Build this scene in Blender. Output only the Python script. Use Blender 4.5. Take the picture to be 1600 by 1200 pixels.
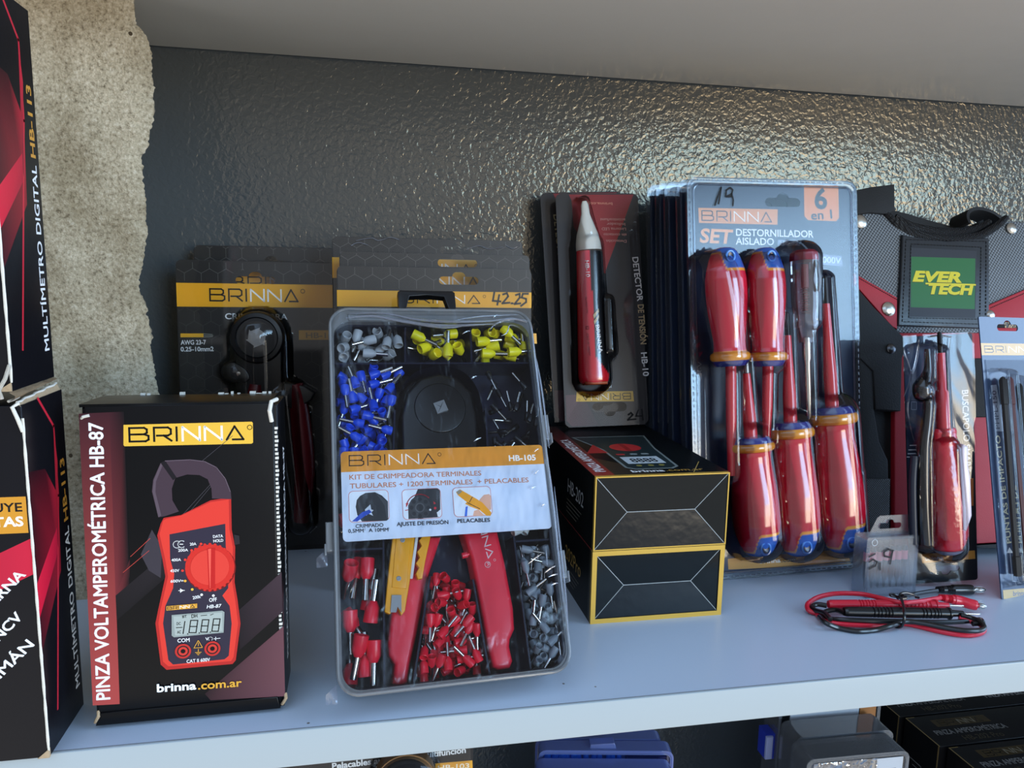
import bpy, bmesh, math, random
from math import sin, cos, pi, sqrt, atan2, radians, exp
from mathutils import Vector, Matrix, noise
from mathutils.geometry import tessellate_polygon

for o in list(bpy.data.objects):
    bpy.data.objects.remove(o)
SC = bpy.context.scene
COL = SC.collection
random.seed(7)

# ------------------------------------------------------------------ camera
FPX = 1180.0                                   # focal length in pixels of a 1600 px wide frame
RR = ((0.98168878, -0.0103166, 0.19021228),    # camera axes (right, down, forward) in the room
      (-0.18962249, -0.14821177, 0.9706063),
      (0.01817834, -0.98890184, -0.14745409))
CAMP = Vector((-0.07784346, -0.37999316, 0.24))
cd = bpy.data.cameras.new('camera')
cd.sensor_width = 36.0
cd.lens = FPX / 1600.0 * 36.0
cd.clip_start = 0.01
cam = bpy.data.objects.new('camera', cd)
COL.objects.link(cam)
cam.matrix_world = Matrix(((RR[0][0], -RR[0][1], -RR[0][2], CAMP.x),
                           (RR[1][0], -RR[1][1], -RR[1][2], CAMP.y),
                           (RR[2][0], -RR[2][1], -RR[2][2], CAMP.z),
                           (0, 0, 0, 1)))
SC.camera = cam
SC.view_settings.view_transform = 'Standard'
SC.view_settings.look = 'None'
SC.view_settings.exposure = 0.0
SC.view_settings.gamma = 1.0

# ------------------------------------------------------------------ daylight: the shop front behind the camera
def build_world():
    w = bpy.data.worlds.new('shop_daylight')
    SC.world = w
    w.use_nodes = True
    nt = w.node_tree
    N, L = nt.nodes, nt.links
    N.clear()
    out = N.new('ShaderNodeOutputWorld')
    bg = N.new('ShaderNodeBackground')
    tc = N.new('ShaderNodeTexCoord')
    sx = N.new('ShaderNodeSeparateXYZ')
    L.new(tc.outputs['Generated'], sx.inputs[0])

    def m(op, a, b=None, c=None):
        n = N.new('ShaderNodeMath')
        n.operation = op
        for i, v in enumerate((a, b, c)):
            if v is None:
                continue
            if isinstance(v, (int, float)):
                n.inputs[i].default_value = v
            else:
                L.new(v, n.inputs[i])
        return n.outputs[0]

    def band(v, a0, a1, b0, b1):                # smooth window: rises a0..a1, falls b0..b1
        def ss(x0, x1):
            n = N.new('ShaderNodeMapRange')
            n.interpolation_type = 'SMOOTHSTEP'
            n.inputs['From Min'].default_value = x0
            n.inputs['From Max'].default_value = x1
            L.new(v, n.inputs['Value'])
            return n.outputs['Result']
        return m('MULTIPLY', ss(a0, a1), m('SUBTRACT', 1.0, ss(b0, b1)))

    az = m('MULTIPLY', m('ARCTAN2', sx.outputs['X'], m('MULTIPLY', sx.outputs['Y'], -1.0)), 57.2958)
    el = m('MULTIPLY', m('ARCSINE', sx.outputs['Z']), 57.2958)

    def layer(mask, col, k):
        n = N.new('ShaderNodeMix')
        n.data_type = 'RGBA'
        n.blend_type = 'MIX'
        n.inputs[6].default_value = (0, 0, 0, 1)
        n.inputs[7].default_value = (col[0] * k, col[1] * k, col[2] * k, 1)
        L.new(mask, n.inputs[0])
        return n.outputs[2]

    def add(a, b):
        n = N.new('ShaderNodeVectorMath')
        n.operation = 'ADD'
        L.new(a, n.inputs[0])
        L.new(b, n.inputs[1])
        return n.outputs[0]
    doorway = band(az, 16, 22, 38.5, 41)
    sky_low = layer(m('MULTIPLY', doorway, band(el, 0, 5, 13, 24)), (0.50, 0.84, 1.20), 13.0)
    street = layer(m('MULTIPLY', doorway, band(el, -12, -4, 0, 5)), (1.0, 0.88, 0.68), 13.0)
    side = layer(m('MULTIPLY', band(az, 50, 54, 96, 104), band(el, -14, -6, 40, 60)), (0.52, 0.82, 1.25), 3.6)
    room = layer(m('MULTIPLY', band(az, -100, -70, 60, 110), m('SUBTRACT', 1.0, m('MULTIPLY', 0.62, band(el, 12, 30, 95, 100)))), (0.96, 0.98, 1.04), 0.46)
    high = layer(m('MULTIPLY', band(az, -85, -60, -8, 12), band(el, 14, 34, 95, 100)), (0.58, 0.86, 1.24), 1.5)
    floor = layer(m('MULTIPLY', band(az, -100, -60, 80, 120), m('SUBTRACT', 1.0, band(el, -30, -8, 95, 100))), (1.0, 0.92, 0.78), 0.55)
    glow = layer(m('MULTIPLY', band(az, -12, 14, 17, 22), band(el, -6, 3, 9, 20)), (1.0, 0.95, 0.86), 0.7)
    tot = add(add(add(sky_low, street), add(side, room)), add(add(high, floor), glow))
    L.new(tot, bg.inputs['Color'])
    bg.inputs['Strength'].default_value = 1.0
    L.new(bg.outputs[0], out.inputs['Surface'])
    w.cycles.sampling_method = 'MANUAL'
    w.cycles.sample_map_resolution = 1024
build_world()

# ------------------------------------------------------------------ colour and materials
def lin(c):
    def f(v):
        v = v / 255.0
        return v / 12.92 if v <= 0.04045 else ((v + 0.055) / 1.055) ** 2.4
    return (f(c[0]), f(c[1]), f(c[2]), 1.0)

_mats = {}

def new_mat(name):
    m = bpy.data.materials.new(name)
    m.use_nodes = True
    nt = m.node_tree
    nt.nodes.clear()
    out = nt.nodes.new('ShaderNodeOutputMaterial')
    return m, nt, out

def bump(nt, target, scale, strength, dist, detail=2.0, stretch=None, kind='noise'):
    tc = nt.nodes.new('ShaderNodeTexCoord')
    src = tc.outputs['Object']
    if stretch:
        mp = nt.nodes.new('ShaderNodeMapping')
        mp.inputs['Scale'].default_value = stretch
        nt.links.new(src, mp.inputs[0])
        src = mp.outputs[0]
    if kind == 'noise':
        t = nt.nodes.new('ShaderNodeTexNoise')
        t.inputs['Detail'].default_value = detail
        res = t.outputs['Fac']
    else:
        t = nt.nodes.new('ShaderNodeTexVoronoi')
        res = t.outputs['Distance']
    t.inputs['Scale'].default_value = scale
    nt.links.new(src, t.inputs['Vector'])
    b = nt.nodes.new('ShaderNodeBump')
    b.inputs['Strength'].default_value = strength
    b.inputs['Distance'].default_value = dist
    nt.links.new(res, b.inputs['Height'])
    nt.links.new(b.outputs[0], target)
    return b

def solid(name, col, rough=0.5, metal=0.0, spec=0.5, bmp=None, coat=0.0):
    if name in _mats:
        return _mats[name]
    m, nt, out = new_mat(name)
    p = nt.nodes.new('ShaderNodeBsdfPrincipled')
    p.inputs['Base Color'].default_value = lin(col)
    p.inputs['Roughness'].default_value = rough
    p.inputs['Metallic'].default_value = metal
    p.inputs['Specular IOR Level'].default_value = spec
    p.inputs['Coat Weight'].default_value = coat
    p.inputs['Coat Roughness'].default_value = 0.08
    # slight procedural variation so no surface is perfectly even
    tc = nt.nodes.new('ShaderNodeTexCoord')
    n = nt.nodes.new('ShaderNodeTexNoise')
    n.inputs['Scale'].default_value = 40.0
    nt.links.new(tc.outputs['Object'], n.inputs['Vector'])
    mr = nt.nodes.new('ShaderNodeMapRange')
    mr.inputs['To Min'].default_value = max(0.02, rough - 0.05)
    mr.inputs['To Max'].default_value = rough + 0.05
    nt.links.new(n.outputs['Fac'], mr.inputs['Value'])
    nt.links.new(mr.outputs[0], p.inputs['Roughness'])
    if bmp:
        bump(nt, p.inputs['Normal'], *bmp)
    nt.links.new(p.outputs[0], out.inputs['Surface'])
    _mats[name] = m
    return m

def printed(name, rough=0.35, spec=0.5, coat=0.0, bmp=None):
    """ink on card: colour comes from the mesh's own ink colours"""
    if name in _mats:
        return _mats[name]
    m, nt, out = new_mat(name)
    p = nt.nodes.new('ShaderNodeBsdfPrincipled')
    a = nt.nodes.new('ShaderNodeAttribute')
    a.attribute_name = 'ink'
    nt.links.new(a.outputs['Color'], p.inputs['Base Color'])
    p.inputs['Roughness'].default_value = rough
    p.inputs['Specular IOR Level'].default_value = spec
    p.inputs['Coat Weight'].default_value = coat
    p.inputs['Coat Roughness'].default_value = 0.1
    if bmp:
        bump(nt, p.inputs['Normal'], *bmp)
    nt.links.new(p.outputs[0], out.inputs['Surface'])
    _mats[name] = m
    return m

def clear(name, tint=(250, 250, 252), gain=1.6, rough=0.06, milk=0.0, milkcol=(200, 205, 212), bmp=None):
    """thin clear plastic: see-through with a reflecting skin, milk adds frosting"""
    if name in _mats:
        return _mats[name]
    m, nt, out = new_mat(name)
    N, L = nt.nodes, nt.links
    tr = N.new('ShaderNodeBsdfTransparent')
    tr.inputs['Color'].default_value = lin(tint)
    gl = N.new('ShaderNodeBsdfGlossy')
    gl.inputs['Roughness'].default_value = rough
    fr = N.new('ShaderNodeFresnel')
    fr.inputs['IOR'].default_value = 1.5
    mu = N.new('ShaderNodeMath')
    mu.operation = 'MULTIPLY'
    mu.use_clamp = True
    mu.inputs[1].default_value = gain
    L.new(fr.outputs[0], mu.inputs[0])
    base = tr.outputs[0]
    if milk > 0:
        df = N.new('ShaderNodeBsdfDiffuse')
        df.inputs['Color'].default_value = lin(milkcol)
        tl = N.new('ShaderNodeBsdfTranslucent')
        tl.inputs['Color'].default_value = lin(milkcol)
        mm = N.new('ShaderNodeMixShader')
        mm.inputs[0].default_value = 0.45
        L.new(df.outputs[0], mm.inputs[1])
        L.new(tl.outputs[0], mm.inputs[2])
        mk = N.new('ShaderNodeMixShader')
        mk.inputs[0].default_value = milk
        L.new(base, mk.inputs[1])
        L.new(mm.outputs[0], mk.inputs[2])
        base = mk.outputs[0]
    mx = N.new('ShaderNodeMixShader')
    L.new(mu.outputs[0], mx.inputs[0])
    L.new(base, mx.inputs[1])
    L.new(gl.outputs[0], mx.inputs[2])
    if bmp:
        b = bump(nt, gl.inputs['Normal'], *bmp)
        L.new(b.outputs[0], fr.inputs['Normal'])
    L.new(mx.outputs[0], out.inputs['Surface'])
    _mats[name] = m
    return m

INK = printed('printed_card', 0.38, 0.35)
GLOSS = printed('glossy_printed_carton', 0.28, 0.22, 0.0, (300.0, 0.05, 0.0006))
WOVEN = None

# ------------------------------------------------------------------ frames: a flat face standing in the room
class Frame:
    """origin at the lower left of a face; u right, v up, b into it"""
    def __init__(s, o, yaw=0.0, lean=0.0, roll=0.0, uv=None):
        s.o = Vector(o)
        if uv:
            s.u, s.v = Vector(uv[0]).normalized(), Vector(uv[1]).normalized()
        else:
            u = Vector((cos(yaw), sin(yaw), 0))
            bb = Vector((-sin(yaw), cos(yaw), 0))
            v = Vector((0, 0, 1)) * cos(lean) + bb * sin(lean)
            s.u = u * cos(roll) + v * sin(roll)
            s.v = v * cos(roll) - u * sin(roll)
        s.n = s.u.cross(s.v)
        s.b = -s.n

    def mat(s):
        return Matrix(((s.u.x, s.b.x, s.v.x, s.o.x), (s.u.y, s.b.y, s.v.y, s.o.y),
                       (s.u.z, s.b.z, s.v.z, s.o.z), (0, 0, 0, 1)))

    def at(s, x, y, d=0.0):
        """where the sight line through photo point x, y meets this face (pushed d deep): local x, z"""
        r = sight(x, y)
        t = (s.o + s.b * d - CAMP).dot(s.n) / r.dot(s.n)
        p = CAMP + r * t - s.o
        return (p.dot(s.u), p.dot(s.v))

    def side(s, x, y, z, which):
        o = s.o + s.u * x + s.b * y + s.v * z
        uv = {'right': (s.b, s.v), 'left': (-s.b, s.v), 'top': (s.u, s.b), 'front': (s.u, s.v)}[which]
        return Frame(o, uv=uv)

def sight(x, y):
    c = (x - 800.0, y - 600.0, FPX)
    return Vector([sum(RR[i][k] * c[k] for k in range(3)) for i in range(3)])

def on_z(x, y, z=0.0):
    r = sight(x, y)
    return CAMP + r * ((z - CAMP.z) / r.z)

def on_y(x, y, yy):
    r = sight(x, y)
    return CAMP + r * ((yy - CAMP.y) / r.y)

# ------------------------------------------------------------------ mesh builder
def rrect(x0, z0, x1, z1, r, n=5):
    r = min(r, abs(x1 - x0) / 2.01, abs(z1 - z0) / 2.01)
    pts = []
    for cx, cz, a0 in ((x1 - r, z0 + r, -pi / 2), (x1 - r, z1 - r, 0), (x0 + r, z1 - r, pi / 2), (x0 + r, z0 + r, pi)):
        for i in range(n + 1):
            a = a0 + pi / 2 * i / n
            pts.append((cx + r * cos(a), cz + r * sin(a)))
    return pts

def circ(cx, cz, r, n=32, a0=0.0, rz=None):
    return [(cx + r * cos(a0 + 2 * pi * i / n), cz + (rz or r) * sin(a0 + 2 * pi * i / n)) for i in range(n)]

class MB:
    def __init__(s):
        s.v, s.f, s.m, s.c, s.mats, s.key, s.g = [], [], [], [], [], {}, 0

    def grp(s):
        s.g += 1

    def vi(s, p):
        k = (round(p[0], 6), round(p[1], 6), round(p[2], 6), s.g)
        i = s.key.get(k)
        if i is None:
            i = len(s.v)
            s.key[k] = i
            s.v.append((p[0], p[1], p[2]))
        return i

    def face(s, pts, mat, col=(128, 128, 128)):
        idx = [s.vi(p) for p in pts]
        cols = [lin(c) for c in col] if isinstance(col, list) else None
        keep = [k for k in range(len(idx)) if idx[k] != idx[k - 1]]
        if len(keep) < 3 or len(set(idx[k] for k in keep)) < len(keep):
            return
        if mat not in s.mats:
            s.mats.append(mat)
        s.f.append([idx[k] for k in keep])
        s.m.append(s.mats.index(mat))
        s.c.append([cols[k] for k in keep] if cols else [lin(col)] * len(keep))

    def prism(s, outline, y0, y1, mat, col=(128, 128, 128), holes=(), side=None, bevel=0.0, M=None, back=True):
        """outline (x, z) counter-clockwise as seen from the front; front at y0, back at y1"""
        s.grp()
        side = side or col
        T = (lambda p: M @ Vector(p)) if M is not None else (lambda p: p)
        loops = [list(outline)] + [list(h) for h in holes]
        if bevel > 0 and not holes:
            n = len(outline)
            cx = sum(p[0] for p in outline) / n
            cz = sum(p[1] for p in outline) / n
            def inset(b):
                res = []
                for i in range(n):
                    p0, p, p2 = outline[i - 1], outline[i], outline[(i + 1) % n]
                    d1 = Vector((p[0] - p0[0], p[1] - p0[1]))
                    d2 = Vector((p2[0] - p[0], p2[1] - p[1]))
                    if d1.length < 1e-9 or d2.length < 1e-9:
                        res.append(p)
                        continue
                    d1.normalize(); d2.normalize()
                    nn = Vector((-d1.y - d2.y, d1.x + d2.x))
                    if nn.length < 1e-6:
                        res.append(p)
                        continue
                    nn.normalize()
                    k = max(0.35, nn.dot(Vector((-d1.y, d1.x))))
                    res.append((p[0] + nn.x * b / k, p[1] + nn.y * b / k))
                return res
            rings = []
            for k in range(4):
                a = pi / 2 * k / 3
                rings.append((inset(bevel * (1 - sin(a))), y0 + bevel * (1 - cos(a))))
            rings.append((list(outline), y1))
            for (ra, ya), (rb, yb) in zip(rings, rings[1:]):
                for i in range(n):
                    j = (i + 1) % n
                    s.face([T((ra[i][0], ya, ra[i][1])), T((rb[i][0], yb, rb[i][1])), T((rb[j][0], yb, rb[j][1])), T((ra[j][0], ya, ra[j][1]))], mat, side)
            front = rings[0][0]
            for tri in tessellate_polygon([[Vector((p[0], p[1], 0)) for p in front]]):
                s.tri2([front[i] for i in tri], y0, mat, col, T, False)
            if back:
                for tri in tessellate_polygon([[Vector((p[0], p[1], 0)) for p in outline]]):
                    s.tri2([outline[i] for i in tri], y1, mat, side, T, True)
            return
        flat = [p for lp in loops for p in lp]
        tris = tessellate_polygon([[Vector((p[0], p[1], 0)) for p in lp] for lp in loops])
        for tri in tris:
            s.tri2([flat[i] for i in tri], y0, mat, col, T, False)
            if back and y1 != y0:
                s.tri2([flat[i] for i in tri], y1, mat, side, T, True)
        if y1 != y0:
            for li, lp in enumerate(loops):
                n = len(lp)
                ar = sum(lp[i - 1][0] * lp[i][1] - lp[i][0] * lp[i - 1][1] for i in range(n))
                lp2 = lp if (ar > 0) == (li == 0) else lp[::-1]
                for i in range(n):
                    a, b = lp2[i], lp2[(i + 1) % n]
                    s.face([T((a[0], y0, a[1])), T((a[0], y1, a[1])), T((b[0], y1, b[1])), T((b[0], y0, b[1]))], mat, side)

    def tri2(s, t, y, mat, col, T, flip):
        ar = (t[1][0] - t[0][0]) * (t[2][1] - t[0][1]) - (t[2][0] - t[0][0]) * (t[1][1] - t[0][1])
        if abs(ar) < 1e-14:
            return
        if (ar < 0) != flip:
            t = t[::-1]
        s.face([T((p[0], y, p[1])) for p in t], mat, col)

    def box(s, x0, x1, y0, y1, z0, z1, mat, col=(128, 128, 128), r=0.0, M=None):
        s.prism([(x0, z0), (x1, z0), (x1, z1), (x0, z1)], y0, y1, mat, col, bevel=r, M=M)

    def rings(s, rs, mat, col=(128, 128, 128), cap=(True, True), colf=None):
        """rs: list of closed rings of 3-D points"""
        s.grp()
        n = len(rs[0])
        for k in range(len(rs) - 1):
            for i in range(n):
                j = (i + 1) % n
                c = col if colf is None else [colf(k, i), colf(k, j), colf(k + 1, j), colf(k + 1, i)]
                s.face([rs[k][i], rs[k][j], rs[k + 1][j], rs[k + 1][i]], mat, c)
        for e, k in ((0, 0), (1, len(rs) - 1)):
            if cap[e]:
                ring = rs[k][::-1] if e == 0 else rs[k]
                c = col if colf is None else [colf(k, i) for i in (range(n - 1, -1, -1) if e == 0 else range(n))]
                s.face(ring, mat, c)

    def lathe(s, P, A, prof, mat, col=(128, 128, 128), seg=32, S=None, flat=1.0, colf=None, rad=None, cap=(True, True)):
        """prof: (t, r) along axis A from P; colf(t, ang); ang 0 faces the viewer, sin > 0 to the right"""
        P, A = Vector(P), Vector(A).normalized()
        S = Vector(S) if S else Vector((1, 0, 0))
        S = S - A * S.dot(A)
        if S.length < 1e-6:
            S = Vector((0, 0, 1)) - A * A.z
        S.normalize()
        Fv = S.cross(A)
        if Fv.y > 0:
            Fv = -Fv
        flip = Fv.cross(S).dot(A) < 0
        rs = []
        for t, r in prof:
            ring = []
            for i in range(seg):
                a = 2 * pi * i / seg
                q = r * (rad(t, a) if rad else 1.0)
                ring.append(P + A * t + S * (q * sin(a)) + Fv * (q * cos(a) * flat))
            if flip:
                ring.reverse()
            rs.append(ring)
        cf = None
        if colf:
            def cf(k, i):
                ii = (seg - 1 - i) if flip else i
                return colf(prof[k][0], 2 * pi * ii / seg)
        s.rings(rs, mat, col, cap, cf)

    def tube(s, pts, r, mat, col=(128, 128, 128), seg=10, closed=False, cap=True):
        pts = [Vector(p) for p in pts]
        n = len(pts)
        rf = r if callable(r) else (lambda t: r)
        rs = []
        up = None
        for i in range(n):
            t = (pts[min(i + 1, n - 1)] - pts[max(i - 1, 0)]) if not closed else (pts[(i + 1) % n] - pts[i - 1])
            t.normalize()
            if up is None:
                up = t.orthogonal().normalized()
            up = (up - t * up.dot(t)).normalized()
            w = t.cross(up)
            q = rf(i / max(1, n - 1))
            rs.append([pts[i] + (up * cos(2 * pi * k / seg) + w * sin(2 * pi * k / seg)) * q for k in range(seg)])
        if closed:
            rs.append(rs[0])
        s.rings(rs, mat, col, (cap and not closed, cap and not closed))

    def sheet(s, fn, nu, nv, mat, colf=None, col=(128, 128, 128), skip=None):
        s.grp()
        P = [[fn(i / nu, j / nv) for i in range(nu + 1)] for j in range(nv + 1)]
        for j in range(nv):
            for i in range(nu):
                if skip and skip((i + .5) / nu, (j + .5) / nv):
                    continue
                c = col if colf is None else [colf(i / nu, j / nv), colf((i + 1) / nu, j / nv), colf((i + 1) / nu, (j + 1) / nv), colf(i / nu, (j + 1) / nv)]
                s.face([P[j][i], P[j][i + 1], P[j + 1][i + 1], P[j + 1][i]], mat, c)

    def append(s, other, M):
        s.grp()
        for f, m, c in zip(other.f, other.m, other.c):
            if other.mats[m] not in s.mats:
                s.mats.append(other.mats[m])
            s.f.append([s.vi(M @ Vector(other.v[i])) for i in f])
            s.m.append(s.mats.index(other.mats[m]))
            s.c.append(c)

    def build(s, name, parent=None, smooth=32.0):
        me = bpy.data.meshes.new(name)
        me.from_pydata(s.v, [], s.f)
        for m in s.mats:
            me.materials.append(m)
        me.polygons.foreach_set('material_index', s.m)
        ca = me.color_attributes.new('ink', 'FLOAT_COLOR', 'CORNER')
        ca.data.foreach_set('color', [x for f in s.c for c in f for x in c])
        if smooth:
            me.polygons.foreach_set('use_smooth', [True] * len(s.f))
            me.set_sharp_from_angle(angle=radians(smooth))
        me.update()
        ob = bpy.data.objects.new(name, me)
        COL.objects.link(ob)
        if parent:
            ob.parent = parent
        return ob

def tag(o, label, cat, group=None, kind=None):
    o['label'] = label
    o['category'] = cat
    if group:
        o['group'] = group
    if kind:
        o['kind'] = kind
    return o

def thing(name, label, cat, M=None, group=None):
    o = bpy.data.objects.new(name, None)
    o.empty_display_size = 0.02
    COL.objects.link(o)
    if M is not None:
        o.matrix_world = M
    return tag(o, label, cat, group)

def copy_tree(o, parent=None):
    c = o.copy()
    COL.objects.link(c)
    if parent:
        c.parent = parent
    for ch in list(o.children):
        copy_tree(ch, c)
    return c

def spline(pts, n=8):
    pts = [Vector(p) for p in pts]
    res = []
    for i in range(len(pts) - 1):
        p0, p1, p2, p3 = pts[max(i - 1, 0)], pts[i], pts[i + 1], pts[min(i + 2, len(pts) - 1)]
        for k in range(n):
            t = k / n
            res.append(0.5 * ((2 * p1) + (p2 - p0) * t + (2 * p0 - 5 * p1 + 4 * p2 - p3) * t * t + (3 * p1 - p0 - 3 * p2 + p3) * t ** 3))
    res.append(pts[-1])
    return res

# ------------------------------------------------------------------ lettering
_txt = {}

def glyphs(body, bold=0.0, space=1.0):
    if 0 < bold < 0.02:
        bold = 0.02
    k = (body, bold, space)
    if k in _txt:
        return _txt[k]
    def mesh_of(b):
        cu = bpy.data.curves.new('lettering', 'FONT')
        cu.body = b
        cu.size = 1.0
        cu.offset = bold if 'M' not in body else 0.0     # (the letter M does not take an offset cleanly)
        cu.space_character = space
        cu.resolution_u = 3
        ob = bpy.data.objects.new('lettering', cu)
        me = ob.to_mesh()
        vs = [(v.co.x, v.co.y) for v in me.vertices]
        fs = [list(p.vertices) for p in me.polygons]
        ob.to_mesh_clear()
        bpy.data.objects.remove(ob)
        bpy.data.curves.remove(cu)
        return vs, fs
    vs, fs = mesh_of(body)
    cv, _ = mesh_of('H')
    cap = max(v[1] for v in cv)
    x0 = min(v[0] for v in vs)
    x1 = max(v[0] for v in vs)
    vs = [((v[0] - x0) / cap, v[1] / cap) for v in vs]
    _txt[k] = (vs, fs, (x1 - x0) / cap)
    return _txt[k]

LOGO = [  # strokes of the brand lettering: (x offset, width, strokes, light?)
    (0.0, 1.25, [[(0.62, .52), (0.05, .52)], [(0, 0), (0, 1), (.78, 1), (.92, .88), (.92, .64), (.78, .52), (.3, .52)], [(.78, .52), (1, .4), (1, .12), (.84, 0), (0, 0)]], 0),
    (1.62, 1.15, [[(0, 0), (0, 1), (.8, 1), (.97, .86), (.97, .52), (.8, .4), (.16, .4)], [(.55, .4), (1, 0)]], 0),
    (3.12, .02, [[(0, 0), (0, 1)]], 0),
    (3.52, 1.15, [[(0, 0), (0, 1), (1, 0), (1, 1)]], 1),
    (5.02, 1.15, [[(0, 0), (0, 1), (1, 0), (1, 1)]], 1),
    (6.5, 1.15, [[(0, 0), (.48, 1), (1, 0), (.36, 0)]], 0)]
LOGO_W = 7.65

class Art:
    """prints on a face: coordinates are photo points looked up on that face, or metres on it (the *_m calls)"""
    EPS = 0.000006

    def __init__(s, mb, face, root=None, mat=None, d=0.0):
        s.mb, s.fr, s.d, s.lv, s.mat = mb, face, d, 1, mat or INK
        s.M = (root.mat().inverted() @ face.mat()) if root is not None else Matrix.Identity(4)

    def q(s, p):
        return s.fr.at(p[0], p[1], s.d)

    def put(s, polys, col, mat=None):
        y = s.d - s.EPS * s.lv
        s.lv += 1
        s.mb.grp()
        for pts in polys:
            c = col
            ar = sum(pts[i - 1][0] * pts[i][1] - pts[i][0] * pts[i - 1][1] for i in range(len(pts)))
            if ar < 0:
                pts = pts[::-1]
                if isinstance(col, list):
                    c = col[::-1]
            s.mb.face([s.M @ Vector((p[0], y, p[1])) for p in pts], mat or s.mat, c)

    def area_m(s, pts, col, mat=None):
        if isinstance(col, list) or len(pts) <= 3:
            return s.put([pts], col, mat)
        tr = tessellate_polygon([[Vector((p[0], p[1], 0)) for p in pts]])
        s.put([[pts[i] for i in t] for t in tr], col, mat)

    def area(s, pts, col, mat=None):
        s.area_m([s.q(p) for p in pts], col, mat)

    def rect_m(s, x0, z0, x1, z1, col, r=0.0, mat=None):
        s.area_m(rrect(x0, z0, x1, z1, r) if r else [(x0, z0), (x1, z0), (x1, z1), (x0, z1)], col, mat)

    def lines_m(s, lines, w, col, mat=None):
        polys = []
        for ln in lines:
            for a, b in zip(ln, ln[1:]):
                d = Vector((b[0] - a[0], b[1] - a[1]))
                if d.length < 1e-9:
                    continue
                d.normalize()
                n = Vector((-d.y, d.x)) * w / 2
                e = d * w * 0.42
                polys.append([(a[0] - e.x - n.x, a[1] - e.y - n.y), (b[0] + e.x - n.x, b[1] + e.y - n.y),
                              (b[0] + e.x + n.x, b[1] + e.y + n.y), (a[0] - e.x + n.x, a[1] - e.y + n.y)])
        s.put(polys, col, mat)

    def scale(s, p):
        a, b = s.q(p), s.q((p[0] + 1, p[1]))
        c = s.q((p[0], p[1] + 1))
        return 0.5 * (math.hypot(b[0] - a[0], b[1] - a[1]) + math.hypot(c[0] - a[0], c[1] - a[1]))

    def line(s, pts, wpx, col, mat=None):
        s.lines_m([[s.q(p) for p in pts]], wpx * s.scale(pts[0]), col, mat)

    def lines(s, lns, wpx, col, mat=None):
        s.lines_m([[s.q(p) for p in pts] for pts in lns], wpx * s.scale(lns[0][0]), col, mat)

    def disc(s, p, rpx, col, mat=None, n=28, rz=None):
        c = s.q(p)
        k = s.scale(p)
        s.area_m(circ(c[0], c[1], rpx * k, n, 0, (rz or rpx) * k), col, mat)

    def ring(s, p, rpx, wpx, col, a0=0.0, a1=2 * pi, n=28, mat=None):
        c = s.q(p)
        k = s.scale(p)
        s.lines_m([[(c[0] + rpx * k * cos(a0 + (a1 - a0) * i / n), c[1] + rpx * k * sin(a0 + (a1 - a0) * i / n)) for i in range(n + 1)]], wpx * k, col, mat)

    def text_m(s, body, a, b, h, col, bold=0.0, shear=0.0, mat=None, space=1.0):
        """baseline from a to b (metres on the face), capitals h tall"""
        vs, fs, w = glyphs(body, bold, space)
        ax = Vector((b[0] - a[0], b[1] - a[1]))
        up = Vector((-ax.y, ax.x)).normalized() * h
        ax = ax / w
        sh = [(0.0, 0.0)]
        if bold and 'M' in body:                           # thicken by printing it six times, a hair apart
            bold = max(bold, 0.02) * 1.15
            sh = [(bold * cos(i * pi / 3 + .5), bold * sin(i * pi / 3 + .5)) for i in range(6)]
        for dx, dy in sh:
            P = [(a[0] + ax.x * (v[0] + dx + shear * v[1]) + up.x * (v[1] + dy), a[1] + ax.y * (v[0] + dx + shear * v[1]) + up.y * (v[1] + dy)) for v in vs]
            s.put([[P[i] for i in f] for f in fs], col, mat)

    def text(s, body, a, b, hpx, col, bold=0.0, shear=0.0, mat=None, space=1.0):
        s.text_m(body, s.q(a), s.q(b), hpx * s.scale(a), col, bold, shear, mat, space)

    def logo_m(s, a, b, h, dark=(20, 20, 22), light=(245, 245, 245), wk=0.17, reg=True):
        ax = Vector((b[0] - a[0], b[1] - a[1])) / LOGO_W
        up = Vector((-ax.y, ax.x)).normalized() * h
        for want, col in ((0, dark), (1, light)):
            lns = []
            for x, w, st, lt in LOGO:
                if lt == want:
                    for ln in st:
                        lns.append([(a[0] + ax.x * (x + w * p[0]) + up.x * p[1], a[1] + ax.y * (x + w * p[0]) + up.y * p[1]) for p in ln])
            s.lines_m(lns, wk * h, col)
        if reg:
            c = Vector(a) + ax * (LOGO_W + 0.45) + up * 0.9
            s.lines_m([[(c.x + h * .17 * cos(k * pi / 6), c.y + h * .17 * sin(k * pi / 6)) for k in range(13)]], h * 0.05, dark)

    def logo(s, a, b, hpx, dark=(20, 20, 22), light=(245, 245, 245), wk=0.17, reg=True):
        s.logo_m(s.q(a), s.q(b), hpx * s.scale(a), dark, light, wk, reg)

# ------------------------------------------------------------------ setting: niche with shelves
WALL_Y = 0.32
CEIL_Z = 0.4172

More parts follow.
